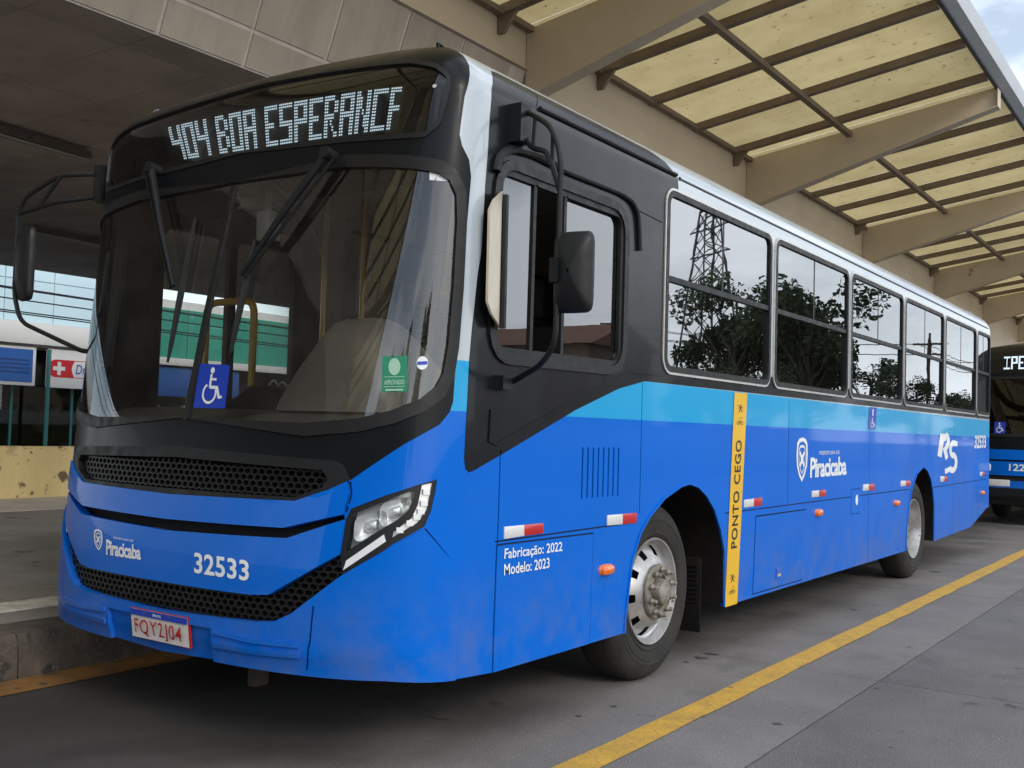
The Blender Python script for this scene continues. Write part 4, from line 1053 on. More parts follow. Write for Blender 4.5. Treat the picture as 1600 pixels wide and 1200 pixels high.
# ------------------------------------------------------------------ bus: outside fittings
rail = MB(); rail.tube([SO(YS(y), 2.862, .008) for y in [.95+.25*i for i in range(6)]+[2.38]], .011, 6); rail.build('drip_rail', RUBBER, bus)
rail = MB(); rail.tube([SO(YS(y), 2.852, .002) for y in (2.42, 5, 8, 11.45)], .007, 6); rail.tube([SO(YS(y), 2.852, .002) for y in (2.42, 2.43)], .012, 6); rail.build('gutter_line', mat('gutter_seal', (.10, .10, .11), rough=.6, var=.2), bus)
rp = PXL([(800, 236), (830, 243), (877, 267), (930, 288), (968, 303), (985, 315), (994, 334), (996, 360), (997, 392)])
b = MB(); b.tube(arc_pts([SO(*p_, .012) for p_ in rp], .1), .0135, 8); b.build('rain_gutter', RUBBER, bus)
hood = PXL([(772, 268), (775, 250), (785, 238), (800, 233), (830, 240), (868, 258)])
b = MB(); b.tube(arc_pts([SO(*p_, .012) for p_ in hood], .05), .022, 8); b.build('window_hood', RUBBER, bus)
IV = mat('ivory_deflector', (.50, .44, .34), rough=.4, coat=.3, var=.15, vscale=6)
# wind deflector: slim upright blade standing off the body in front of the driver's window
D0 = [SO(*PX(x_, y_), .02) for x_, y_ in ((775, 303), (770, 512))]
b = MB(); V = []; n = 12
for i in range(n+1):
    t = i/n; p_ = D0[0].lerp(D0[1], t); k = min(1, 6*min(t, 1-t)+.25)
    for (dx, dy) in ((.0, 0), (.012, -.06*k), (.03, -.125*k), (.04, -.122*k), (.024, -.05*k), (.01, .004)): V.append(p_+Vector((dx, dy, 0)))
b.add(V, [(i*6+k, i*6+(k+1) % 6, (i+1)*6+(k+1) % 6, (i+1)*6+k) for i in range(n) for k in range(6)]); df_ = b.build('wind_deflector', IV, bus)
b = MB(); b.tube([p_+Vector((.005, .035, 0)) for p_ in D0], .016, 6); dr_ = b.build('deflector_rail', RUBBER, df_)
# driver's mirror
b = MB(); P0 = SO(*PX(803, 196), .03); b.obox(P0, (.035, 0, 0), (0, .04, 0), (0, 0, .085)); mb_ = b.build('mirror_arm_base', PLASTIC, bus)
mw = Vector((1.597, .60, 0))
b = MB()
top1 = [P0+Vector((.02, .03, .06)), Vector((1.40, .70, 2.735)), Vector((1.52, .64, 2.66)), Vector((1.597, .60, 2.52)), Vector((1.597, .60, 2.10)), Vector((1.592, .60, 1.74)), Vector((1.50, .64, 1.66)), SO(*PX(790, 596), .04)]
b.tube(arc_pts(top1, .07), .0125, 8)
low1 = [P0+Vector((.02, .03, -.06)), Vector((1.38, .70, 2.60)), Vector((1.50, .65, 2.56)), Vector((1.59, .603, 2.38))]
b.tube(arc_pts(low1, .06), .0125, 8); b.tube([(1.40, .697, 2.735), (1.39, .70, 2.60)], .010, 6); b.tube([(1.53, .635, 2.64), (1.53, .64, 2.51)], .009, 6)
b.build('mirror_arm', PLASTIC, mb_)
def mirror_head(cx, cy, cz, wx, hz, dy, parent, yaw=0):
    b = MB(); V = []; n = 24; rows = [(1.0, 0.0), (1.02, -.010), (1.0, -.026), (.96, -.034), (.50, -dy*.9), (.05, -dy)]
    for (k, yy) in rows:
        for i in range(n):
            t = 2*math.pi*i/n; c_, s_ = math.cos(t), math.sin(t)
            x = k*wx*math.copysign(abs(c_)**.28, c_); z = k*hz*math.copysign(abs(s_)**.24, s_)
            V.append((x*math.cos(yaw)-yy*math.sin(yaw)+cx, cy+yy*math.cos(yaw)+x*math.sin(yaw), cz+z))
    b.add(V, [(i*n+k, i*n+(k+1) % n, (i+1)*n+(k+1) % n, (i+1)*n+k) for i in range(len(rows)-1) for k in range(n)], True)
    h = b.build('mirror_housing', PLASTIC, parent)
    g_ = MB(); V = []
    for i in range(n):
        t = 2*math.pi*i/n; c_, s_ = math.cos(t), math.sin(t); x = .93*wx*math.copysign(abs(c_)**.28, c_); z = .93*hz*math.copysign(abs(s_)**.24, s_)
        V.append((x*math.cos(yaw)+cx-.004*math.sin(yaw), cy+.004+x*math.sin(yaw), cz+z))
    g_.add(V, [tuple(range(n))]); g_.build('mirror_glass', CHROME, h); return h
mirror_head(1.655, .64, 2.036, .085, .165, .075, mb_, .12)
b = MB(); b.obox(Vector((1.60, .575, 2.04)), (.018, 0, 0), (0, .02, 0), (0, 0, .05)); b.build('mirror_clamp', PLASTIC, mb_)
b = MB(); q = SO(*PX(779, 598), .02); b.obox(q, (.03, 0, 0), (0, .035, 0), (0, 0, .03)); b.build('mirror_lower_bracket', PLASTIC, mb_)
# kerb-side mirror
b = MB(); Q = SO(-1.30, 2.66, .02); b.obox(Q, (.03, 0, 0), (0, .05, 0), (0, 0, .10)); mr_ = b.build('mirror_arm_base', PLASTIC, bus)
b = MB()
b.tube(arc_pts([Q+Vector((0, 0, .06)), Vector((-1.38, .22, 2.70)), Vector((-1.60, .15, 2.585)), Vector((-1.655, .15, 2.50)), Vector((-1.66, .15, 2.05)), Vector((-1.62, .17, 1.90)), Vector((-1.24, .30, 1.745)), SO(-1.27, 1.74, .01)], .06), .0125, 8)
b.tube(arc_pts([Q+Vector((0, 0, -.06)), Vector((-1.40, .21, 2.55)), Vector((-1.64, .15, 2.50))], .05), .0125, 8)
b.tube([(-1.50, .18, 2.535), (-1.38, .22, 2.69)], .010, 6); b.build('mirror_arm', PLASTIC, mr_)
mirror_head(-1.555, .17, 2.215, .088, .20, .07, mr_, -.25)
# wipers
def wiper(piv, elb, ba, bb, second):
    b = MB(); P3 = lambda q, off: SO(*PXO(q[0], q[1], off), off); p0 = P3(piv, .05); p1 = P3(elb, .05)
    b.tube([p0, p0.lerp(p1, .5)+Vector((0, -.008, 0)), p1], [.020, .016, .010], 8); w_ = b.build('wiper', PLASTIC, bus)
    b = MB(); q0 = P3((piv[0]+second, piv[1]+6), .05); b.tube([q0, p1+(q0-p0)*.5], .008, 6); b.build('wiper_link', PLASTIC, w_)
    b = MB(); c_ = PXO(piv[0], piv[1], .05); b.tube([SO(*c_, -.02), SO(*c_, .072)], .028, 12); b.build('wiper_pivot', PLASTIC, w_)
    b = MB(); L = [(ba[0]+(bb[0]-ba[0])*t/8, ba[1]+(bb[1]-ba[1])*t/8) for t in range(9)]
    b.tube([P3(l_, .022) for l_ in L], [.006, .012, .014, .016, .017, .016, .014, .012, .006], 6)
    b.tube([P3(l_, .006) for l_ in L], .007, 4); b.build('wiper_blade', RUBBER, w_)
wiper((236, 262), (271, 447), (305, 342), (262, 566), -9)
wiper((511, 240), (376, 430), (398, 375), (360, 552), 12)

# ------------------------------------------------------------------ bus: destination sign
b = MB(); b.box(-.98, .98, .50, .80, 2.585, 2.94, b=.02); b.build('sign_box', DARK, bus)
GLY = {'4': ['1...1', '1...1', '1...1', '11111', '....1', '....1', '....1'], '0': ['11111', '1...1', '1...1', '1...1', '1...1', '1...1', '11111'], 'B': ['1111.', '1...1', '1...1', '1111.', '1...1', '1...1', '1111.'],
       'O': ['11111', '1...1', '1...1', '1...1', '1...1', '1...1', '11111'], 'A': ['11111', '1...1', '1...1', '11111', '1...1', '1...1', '1...1'], 'E': ['11111', '1....', '1....', '1111.', '1....', '1....', '11111'], 'S': ['11111', '1....', '1....', '11111', '....1', '....1', '11111'],
       'P': ['11111', '1...1', '1...1', '11111', '1....', '1....', '1....'], 'R': ['1111.', '1...1', '1...1', '1111.', '1.1..', '1..1.', '1...1'], 'N': ['1...1', '11..1', '11..1', '1.1.1', '1..11', '1..11', '1...1'], 'C': ['11111', '1....', '1....', '1....', '1....', '1....', '11111'], 'I': ['11111', '..1..', '..1..', '..1..', '..1..', '..1..', '11111'], '1': ['..1..', '.11..', '..1..', '..1..', '..1..', '..1..', '11111']}
def led_text(txt, fmap, off, parent, cut=None):
    cols = []
    for ch in txt:
        g_ = GLY.get(ch)
        if g_ is None: cols += [[0]*14]*4; continue
        for c in range(5):
            wdt = 2 if c in (0, 4) else 1
            for _ in range(wdt):
                cols.append([1 if g_[r//2][c] == '1' else 0 for r in range(14)])
        cols += [[0]*14]
    if cut: cols = cols[:cut]
    n = len(cols); b = MB()
    for i, c in enumerate(cols):
        for r, v in enumerate(c):
            if not v: continue
            u0, u1 = (i+.14)/n, (i+.86)/n; v1, v0 = 1-(r+.24)/14, 1-(r+.80)/14
            b.add([SO(*fmap(u, vv), off) for u, vv in ((u0, v0), (u1, v0), (u1, v1), (u0, v1))], [(0, 1, 2, 3)])
    me = bpy.data.meshes.new('led_text'); me.from_pydata(b.v, [], b.f); me.materials.append(LED); me.update(); o = link('led_text', me, parent); return o
lq = quad_map(PXL([(262, 254), (616, 202), (629, 130), (247, 190)]))
seg = [[(i/12, 0), ((i+1)/12, 0), ((i+1)/12, 1), (i/12, 1)] for i in range(12)]
lb = decal('led_board', seg, lq, LEDB, -.022, bus)
lq2 = quad_map(PXL([(271, 249), (615, 199), (625, 131), (258, 195)]))
led_text('404 BOA ESPERANCA', lq2, -.019, lb, cut=125)
decal('sign_screw', disc(.5, .5, .5, 10), quad_map(PXL([(675, 137), (682, 136), (682, 130), (675, 131)])), SILVER, -.004, bus)

# ------------------------------------------------------------------ bus: interior
b = MB(); b.box(-.60, .60, .80, 11.6, .88, .93)
for ya, yb in ((.80, 1.80), (3.25, 7.40), (8.70, 11.5)): b.box(-1.2, -.601, ya, yb, .88, .93); b.box(.601, 1.2, ya, yb, .88, .93)
b.build('floor_deck', INTD, bus)
b = MB(); b.box(-1.12, 1.12, .75, 11.6, 2.74, 2.78); b.build('ceiling_lining', INTG, bus)
for sg in (1, -1):
    for (ya, yb) in (((.85, 11.6),) if sg == 1 else ((1.92, 5.0), (6.36, 11.6))):
        b = MB(); b.box(min(sg*1.19, sg*1.215), max(sg*1.19, sg*1.215), ya, yb, 1.13, 1.70); b.build('wall_lining', INTG, bus)
        for (yc, hh) in ((2.6, 1),): pass
b = MB(); V = []; n = 24
pr_d = [(.10, 1.28), (.10, 1.385), (.16, 1.405), (.40, 1.45), (.66, 1.455), (.74, 1.43), (.76, 1.30), (.76, .94), (.5, .94)]
for i in range(n+1):
    x = -1.04+2.08*i/n; yb_ = S(x*1.02, 1.40).y
    for (yy, zz) in pr_d:
        f_ = max(0, 1-yy/.76); V.append((x, max(yb_+.03+.0, yb_*f_+yy+.02) if yy < .5 else max(yy, yb_+.1), zz))
k = len(pr_d); b.add(V, [(i*k+j, i*k+j+1, (i+1)*k+j+1, (i+1)*k+j) for i in range(n) for j in range(k-1)], True); b.build('dashboard', DASHM, bus)
b = MB(); bm = bmesh.new()
lv = [(.17, .84, .33, 1.06, 1.445), (.17, .82, .36, 1.06, 1.50), (.14, .70, .52, 1.06, 1.66), (.10, .52, .72, 1.05, 1.82), (.10, .42, .82, 1.03, 1.90), (.14, .36, .88, .99, 1.925)]
V = []; n = 20
for (xa, xb, ya, yb, z) in lv:
    for i in range(n):
        t = 2*math.pi*i/n; c_, s_ = math.cos(t), math.sin(t)
        V.append(((xa+xb)/2+(xb-xa)/2*math.copysign(abs(c_)**.35, c_), (ya+yb)/2+(yb-ya)/2*math.copysign(abs(s_)**.35, s_), z))
b.add(V, [(i*n+k, i*n+(k+1) % n, (i+1)*n+(k+1) % n, (i+1)*n+k) for i in range(len(lv)-1) for k in range(n)]+[tuple((len(lv)-1)*n+k for k in range(n))], True); b.build('instrument_cowl', DASHM, bus); bm.free()
b = MB(); V = []; n = 28; c0 = Vector((.60, 1.10, 1.66)); ax = Vector((0, -.5, .86)).normalized(); a1 = Vector((1, 0, 0)); a2 = ax.cross(a1)
b.tube([c0+.22*(math.cos(2*math.pi*i/n)*a1+math.sin(2*math.pi*i/n)*a2) for i in range(n+1)], .014, 6, cap=False)
for q in range(3): b.tube([c0-ax*.05, c0+.215*(math.cos(2.09*q+.5)*a1+math.sin(2.09*q+.5)*a2)], .012, 5)
b.build('steering_wheel', PLASTIC, bus)
def seat(x, y, z, name='passenger_seat', m_=SEATF, wd=.21, hb=.68, par=None, rz=0):
    b = MB(); b.box(-wd, wd, -.22, .22, .38, .46, b=.03); b.box(-wd*.6, wd*.6, -.15, .15, 0, .38); o = b.build(name, m_, bus); o.location = (x, y, z); o.rotation_euler.z = rz
    b = MB(); V = [(-wd, .19, .44), (wd, .19, .44), (wd, .27, .44+hb), (-wd, .27, .44+hb)]; 
    b.prism([(.17, .42), (.23, .42), (.31, .44+hb*.95), (.28, .44+hb), (.24, .44+hb*.95)], 'x', -wd, wd); b.build('backrest', m_, o); return o
drv = seat(.58, 1.62, .95, 'driver_seat', mat('driver_seat_vinyl', (.02, .02, .022), rough=.6, var=.3), .25, .60)
b = MB(); b.box(-.12, .12, .25, .34, 1.06, 1.28, b=.035); b.build('headrest', MATS['driver_seat_vinyl'], drv)
cs = seat(-.62, 1.75, 1.05, 'conductor_seat', MATS['driver_seat_vinyl'], .2, .55)
b = MB(); b.box(-.10, .12, .20, .32, 1.0, 1.26, b=.045); b.build('headrest', MATS['driver_seat_vinyl'], cs)
for yy in [3.2+.85*i for i in range(9)]:
    for x in (.95, .52, -.95):
        if x < 0 and 4.9 < yy < 6.6: continue
        seat(x, yy, .93)
def pole(pts, r=.017, m_=HANDY, name='handrail'): b = MB(); b.tube(arc_pts(pts, .08), r, 8); return b.build(name, m_, bus)
pole([(-.84, .80, .95), (-.84, .80, 2.04), (-.45, .80, 2.04), (-.45, .80, .95)], .020)
for (x, y) in ((-.62, 1.48), (-.42, 1.60), (-.45, 3.0), (.3, 3.0), (-.45, 4.8), (.3, 4.8), (-.45, 6.6), (.3, 6.6), (.3, 8.4), (-.45, 8.4)): pole([(x, y, .93), (x, y, 2.74)])
for x in (.3, -.45): pole([(x, 2.9, 2.60), (x, 11.3, 2.60)], .016)
b = MB(); b.box(.12, 1.18, 1.98, 2.01, .93, 1.62); b.build('driver_partition', INTD, bus)
b = MB(); b.box(.16, 1.16, 1.99, 2.0, 1.62, 2.62); b.build('partition_glass', CLEAR, bus)
b = MB(); b.box(.09, .14, 1.96, 2.02, .93, 2.74); b.build('partition_post', PLASTIC, bus)
b = MB(); b.box(-1.16, -.92, 1.95, 2.02, .93, 2.74); b.build('door_pillar', INTD, bus)
b = MB(); b.prism([(.42, 2.54), (.78, 2.54), (.98, 2.74), (.46, 2.74)], 'x', -1.0, 1.0); b.build('header_panel', INTD, bus)
CAMW = mat('camera_white_plastic', (.66, .65, .62), rough=.45, var=.06)
b = MB(); b.tube([(-.21, .46, 2.475), (-.17, .62, 2.50)], [.030, .034], 14); b.tube([(-.17, .6, 2.5), (-.15, .64, 2.56)], .012, 6); o = b.build('security_camera', CAMW, bus)
b = MB(); b.lathe([(.022, 0), (.0005, -.004)], (-.212, .455, 2.474), 'y', 12); b.build('camera_eye', DARK, o)
b = MB(); b.box(-.145, -.045, .52, .60, 2.29, 2.44, b=.015); b.tube([(-.10, .56, 2.44), (-.10, .56, 2.56)], .016, 8); b.build('camera_unit', CAMW, bus)
b = MB(); b.box(-1.12, -.72, 2.0, 2.02, 2.12, 2.50); b.build('advert_board', mat('advert_blue', (.03, .10, .28), rough=.5, col2=(.10, .16, .24), vscale=4), bus)

# folded jacket lying on the dashboard
b = MB(); nx_, ny_ = 36, 16; V = []
from mathutils import noise as NZ
for i in range(nx_+1):
    for j in range(ny_+1):
        u, v = i/nx_, j/ny_; x = -.30+.46*u; y = .42+.26*v; e_ = (math.sin(math.pi*u)**.5)*(math.sin(math.pi*v)**.4)
        V.append((x, y, 1.452+e_*(.085+.05*NZ.noise(Vector((x*7, y*9, 2)))+.03*NZ.noise(Vector((x*22, y*16, 5))))+(.04*e_*u)))
b.add(V, [(i*(ny_+1)+j, (i+1)*(ny_+1)+j, (i+1)*(ny_+1)+j+1, i*(ny_+1)+j+1) for i in range(nx_) for j in range(ny_)], True)
jk = b.build('jacket', CLOTH); tag(jk, 'crumpled navy jacket lying on the dashboard behind the windshield', 'jacket')
b = MB()
for q in range(3): b.tube([(.02+.03*q+.05*t, .50+.03*q-.01*t, 1.570-.007*q+.022*math.sin(2*t)) for t in (0, .5, 1.0, 1.6)], .006, 5)
b.build('white_trim', DECAL, jk)

# ------------------------------------------------------------------ the bus waiting behind
bus2 = empty('city_bus', (1.2, 16.5, 0)); tag(bus2, 'dark fronted bus with number 12272 waiting behind the blue bus', 'bus')
hl2 = [(0, .34), (1.3, .34), (YS(1.8), ZB), (YS(10.5), .375), (YS(11.45), .56), (SMAX, .58)]
out2 = hl2+[(SMAX*(1-i/260), ZE) for i in range(521)]+mir(hl2)
RG = []
rg('roof_shell', full(0, 3.4), WHITE); rg('blue_body', full(0, 1.62), BLUE)
fr = lambda z0_, z1_, q: [(-q, z0_), (q, z0_), (q, z1_), (-q, z1_)]
rg('front_mask', fr(1.28, 3.4, 1.42), BLACK, .001); rg('destination_glass', rrect(-1.0, 1.0, 2.60, 2.98, .06), mat('dark_sign_glass', (.006, .006, .007), rough=.12, var=.1), .004, .02, None, 'dest')
DWS = glass('dark_windshield', (.30, .31, .30), ior=1.55)
rg('windshield_rubber', rrect(-1.27, 1.27, 1.50, 2.54, .14), RUBBER, .008, .02); rg('windshield', rrect(-1.22, 1.22, 1.55, 2.50, .11), DWS, -.002, 0, None, 'ws')
rg('grille_gap', fr(1.075, 1.11, 1.1), DARK, -.03, .01); rg('grille_gap', fr(.75, .84, 1.15), DARK, -.03, .01); rg('bumper_lip', fr(.2, .63, 1.5), PLASTIC, .004, .02)
for i, (ya, yb) in enumerate(WY):
    for sg in (1, -1):
        P_ = rrect(YS(ya), YS(yb), ZW0, ZW1, .1); P_ = P_ if sg == 1 else mir(P_)
        rg('side_window', P_, RUBBER, .008, .02, None, 'v%d%d' % (i, sg)); rg('window_pane', grow(P_, -.04), SWG, -.004, 0, 'v%d%d' % (i, sg))
for yc in (YF, YR):
    A = arch(yc, 'front' if yc < 5 else 'rear')
    rg('opening', A, None); rg('opening', mir(A), None)
k2 = skin(out2, RG, bus2)
cap2 = [o for o in bus.children if o.name.startswith(('roof_cap', 'front_cap'))]
for o in cap2: copy_tree(o, bus2)
for ch in list(bus.children):
    if ch.name.split('.')[0] in ('wheel', 'chassis', 'wheel_housing', 'floor_deck', 'ceiling_lining', 'axles'): copy_tree(ch, bus2)
for sg in (1, -1):
    P_ = rrect(sg*.98-.16, sg*.98+.16, .90, 1.03, .03, 3); hl_ = solid_patch('headlamp', P_, LAMPG, .004, .02, bus2)
lm = quad_map([(-.67, 2.66), (-.20, 2.66), (-.20, 2.85), (-.67, 2.85)]); led_text('IPES', lm, .008, bus2)
fq = quad_map([(-.78, 1.55), (-.60, 1.55), (-.60, 1.75), (-.78, 1.75)]); a_ = decal('access_sign', [[(0, 0), (1, 0), (1, 1), (0, 1)]], fq, SIGNB, .008, bus2); decal('access_symbol', wheelchair(), fq, DECAL, .010, a_)
fq = quad_map([(-.52, .92), (-.08, .92), (-.08, 1.04), (-.52, 1.04)]); decal('fleet_number', text_polys('12272', .02), fq, DECAL, .004, bus2)
solid_patch('number_plate', [(-.86, .655), (-.50, .655), (-.50, .765), (-.86, .765)], PLATEW, .006, .006, bus2)
b = MB(); b.box(-1.0, 1.0, .50, .80, 2.585, 2.94); b.box(-1.05, 1.05, .32, .8, .94, 1.46); b.build('dashboard', INTD, bus2)

# ------------------------------------------------------------------ ceiling lights over the platform
LMET = mat('luminaire_metal', (.20, .17, .15), rough=.5, col2=(.11, .09, .08), vscale=8); TUBEG = mat('unlit_tube', (.42, .40, .36), rough=.3, var=.1)
def batten(x, y, ln, rz, label):
    e = MB(); e.prism([(-.09, .0), (.09, .0), (.05, .10), (-.05, .10)], 'y', -ln/2, ln/2); o = e.build('ceiling_light', LMET); o.location = (x, y, HC-.14); o.rotation_euler.z = rz
    for k in (-.045, .045): t = MB(); t.tube([(k, -ln/2+.04, -.02), (k, ln/2-.04, -.02)], .016, 8); t.build('tube', TUBEG, o)
    h = MB(); h.tube([(0, -ln*.35, .1), (0, -ln*.35, .14)], .01, 6); h.tube([(0, ln*.35, .1), (0, ln*.35, .14)], .01, 6); h.build('hanger', LMET, o)
    tag(o, label, 'light')
for (x, y, lb_) in ((-8.4, 4.0, 'unlit fluorescent batten light under the brown roof, above the middle of the platform'), (-14.4, 8.5, 'unlit fluorescent batten light under the brown roof, out beyond the low yellow wall')): batten(x, y, 1.9, .12, lb_)

# ------------------------------------------------------------------ low stained wall, shops across the street
WALLM = mat('yellow_stained_wall', (.60, .47, .22), rough=.9, col2=(.48, .37, .17), vscale=2.5, streak=True, bump=.3, bscale=40, spots=[(1.5, .60, (.30, .23, .105)), (4, .63, (.12, .09, .045)), (11, .64, (.09, .07, .04))])
b = MB()
V = []; n = 90
for i in range(n+1):
    y = -30+72*i/n; h = .955+random.uniform(-.008, .008)
    V += [(-9.88, y, 0), (-9.88+random.uniform(-.004, .004), y, h-.03), (-9.905, y, h), (-10.115, y, h), (-10.14, y, h-.03), (-10.14, y, 0)]
b.add(V, [(i*6+k, i*6+k+1, (i+1)*6+k+1, (i+1)*6+k) for i in range(n) for k in range(5)]); tag(b.build('low_wall', WALLM), 'low yellow concrete wall with black damp stains along the platform', 'wall')
FW_ = mat('facade_white', (.66, .65, .63), rough=.7, var=.08, vscale=1.0); PBLUE = mat('pale_blue_cladding', (.50, .66, .72), rough=.35, col2=(.45, .61, .68), vscale=.5, obj_var=.03, coat=.2)
SHOPD = mat('shop_interior_dark', (.03, .032, .032), rough=.8, var=.3); GREENP = mat('green_cladding', (.025, .27, .19), rough=.5, col2=(.02, .23, .165), vscale=1.0, obj_var=.03)
SHOPG = glass('shop_glass', (.55, .62, .60), ior=1.5); TEAL = mat('teal_frame', (.03, .17, .15), rough=.5, var=.15)
def building(name, x, ya, yb, label, clad, zt, band, cat='building'):
    o = MB(); o.box(x-10, x-.6, ya, yb, 0, zt, b=.0); o.box(x-.6, x, ya, ya+.3, 0, 4.1); o.box(x-.6, x, yb-.3, yb, 0, 4.1); o.box(x-.6, x, ya, yb, 3.45, zt-.01)
    e = o.build(name, FW_); tag(e, label, cat)
    p_ = MB(); p_.box(x, x+.35, ya+.01, yb-.01, *band, b=.02); p_.build('canopy_band', FW_, e)
    nc = int((yb-ya)/1.5); w_ = (yb-ya)/nc; rws = max(1, int((zt-.3-band[1])/1.25)); h_ = (zt-.3-band[1])/rws
    pm_ = MB(); pm_.box(0, .05, .012, w_-.012, .012, h_-.012); pme = pm_.mesh('cladding_panel', clad)
    for i in range(nc):
        for j in range(rws): q = link('cladding_panel', pme, e); q.location = (x+.002, ya+w_*i, band[1]+.02+h_*j)
    m_ = MB(); m_.box(x-.58, x-.56, ya+.3, yb-.3, 0, 3.4); m_.build('shop_back', SHOPD, e)
    ns = int((yb-ya)/1.9); ws_ = (yb-ya-.6)/ns
    for i in range(ns):
        g_ = MB(); g_.box(x-.12, x-.11, ya+.3+ws_*i+.04, ya+.3+ws_*(i+1)-.04, .1, 2.3); pn = g_.build('shop_pane', SHOPG, e)
        f_ = MB(); f_.box(x-.15, x-.08, ya+.3+ws_*i-.035, ya+.3+ws_*i+.035, 0, 2.35); f_.box(x-.15, x-.08, ya+.3+ws_*i+.036, ya+.3+ws_*(i+1)-.036, .02, .09); f_.build('shop_frame', TEAL, e)
    return e
sA = building('shop_building', -26, -2, 18.3, 'shop row with pale blue cladding, white canopy band and dark shopfront', PBLUE, 9.5, (3.5, 4.15))
sB = building('shop_building', -26, 18.6, 36, 'shop building with green cladding beside the pale blue one', GREENP, 5.45, (3.2, 3.45))
GOODS = [mat('goods_%s' % n, c, rough=.6, var=.3, vscale=14) for n, c in (('teal', (.04, .2, .2)), ('cream', (.4, .33, .25)), ('red', (.25, .04, .03)), ('grey', (.2, .2, .2)))]
for i in range(26):
    y = 8+i*.42+random.uniform(-.1, .1); b = MB(); h = random.uniform(.25, .6); z = random.choice((.25, .85, 1.4)); b.box(-26.53, -26.25, y-.17, y+.17, z, z+h, b=.01); b.build('goods_box', random.choice(GOODS), sA)
# signs
def board(name, x, ya, yb, za, zb, m_, label):
    b = MB(); b.box(x, x+.10, ya, yb, za, zb, b=.01); o = b.build(name, m_); tag(o, label, 'sign'); return o
SBL = mat('shop_sign_blue', (.02, .10, .40), rough=.4, col2=(.03, .12, .36), vscale=1.5); SWH = mat('shop_sign_white', (.70, .70, .70), rough=.4, var=.05)
o = board('shop_sign', -25.9, 9.6, 14.60, 2.26, 3.42, SWH, 'blue shop sign board in a white frame beside the green pole')
b = MB(); b.box(-25.80, -25.79, 9.7, 14.50, 2.36, 3.34); b.build('blue_face', SBL, o)
b = MB()
for z in (2.62, 2.74, 2.86, 2.98): b.box(-25.789, -25.785, 9.8, 14.4, z, z+.06)
b.build('blurred_lettering', mat('sign_blue_dark', (.02, .07, .24), rough=.4, var=.2), o)
o = board('pharmacy_sign', -25.9, 14.98, 18.2, 2.24, 3.42, SWH, 'white pharmacy sign with red capsule and white cross')
o2 = board('shop_sign', -25.9, 18.75, 22.4, 2.15, 3.15, SBL, 'plain blue shop sign board under the green cladding')
SRED = mat('sign_red', (.52, .015, .03), rough=.4, var=.05); SBT = mat('sign_text_blue', (.02, .07, .35), rough=.4, var=.05)
def fl_(name, polys, yc, zc_, sc, m_, off, par): 
    me = bpy.data.meshes.new(name); b = MB()
    for P in polys: b.add([(-25.795+off, yc+u*sc, zc_+v*sc) for u, v in P], [tuple(range(len(P)))])
    me.from_pydata(b.v, [], b.f); me.materials.append(m_); me.update(); return link(name, me, par)
cap_p = [[(.27*math.cos(R(a)), .27*math.sin(R(a))) for a in range(90, 271, 12)]+[(.62, -.27), (.54, -.1), (.52, 0), (.54, .1), (.62, .27)]]
fl_('capsule', cap_p, 15.26, 2.835, 1, SRED, .002, o)
fl_('cross', [[(-.2, -.06), (-.06, -.06), (-.06, -.2), (.06, -.2), (.06, -.06), (.2, -.06), (.2, .06), (.06, .06), (.06, .2), (-.06, .2), (-.06, .06), (-.2, .06)]], 15.36, 2.835, 1, SWH, .005, o)
fl_('capsule_outline', bar((.6, .26), (2.2, .26), .02)+bar((.6, -.26), (2.2, -.26), .02), 15.26, 2.835, 1, SRED, .002, o)
tp = text_polys('Dr', .01, .15); fl_('sign_text', [[(u*.36, v*.30) for u, v in P] for P in tp], 15.92, 2.69, 1, SBT, .003, o)
b = MB(); b.tube([(-25.4, 14.78, 0), (-25.4, 14.78, 3.36)], .06, 8); tag(b.build('sign_pole', TEAL), 'thin green pole standing between the two shop signs', 'pole')
WIRE = mat('cable_black', (.02, .02, .022), rough=.7, var=.1)
for i, (z, dz, x) in enumerate(((4.85, -.35, -21.6), (4.55, -.3, -21.6), (4.40, -.45, -22.2), (4.2, -.25, -21.6), (5.1, -.5, -22.2))):
    b = MB(); b.tube([(x, -10+60*t/30, z+dz*math.sin(math.pi*(t/30))*1.0+.25-(t/30)*.6) for t in range(31)], .018, 5)
    tag(b.build('overhead_cable', WIRE), 'thin black overhead cable running along the street before the shops', 'cable', 'cables over the street')

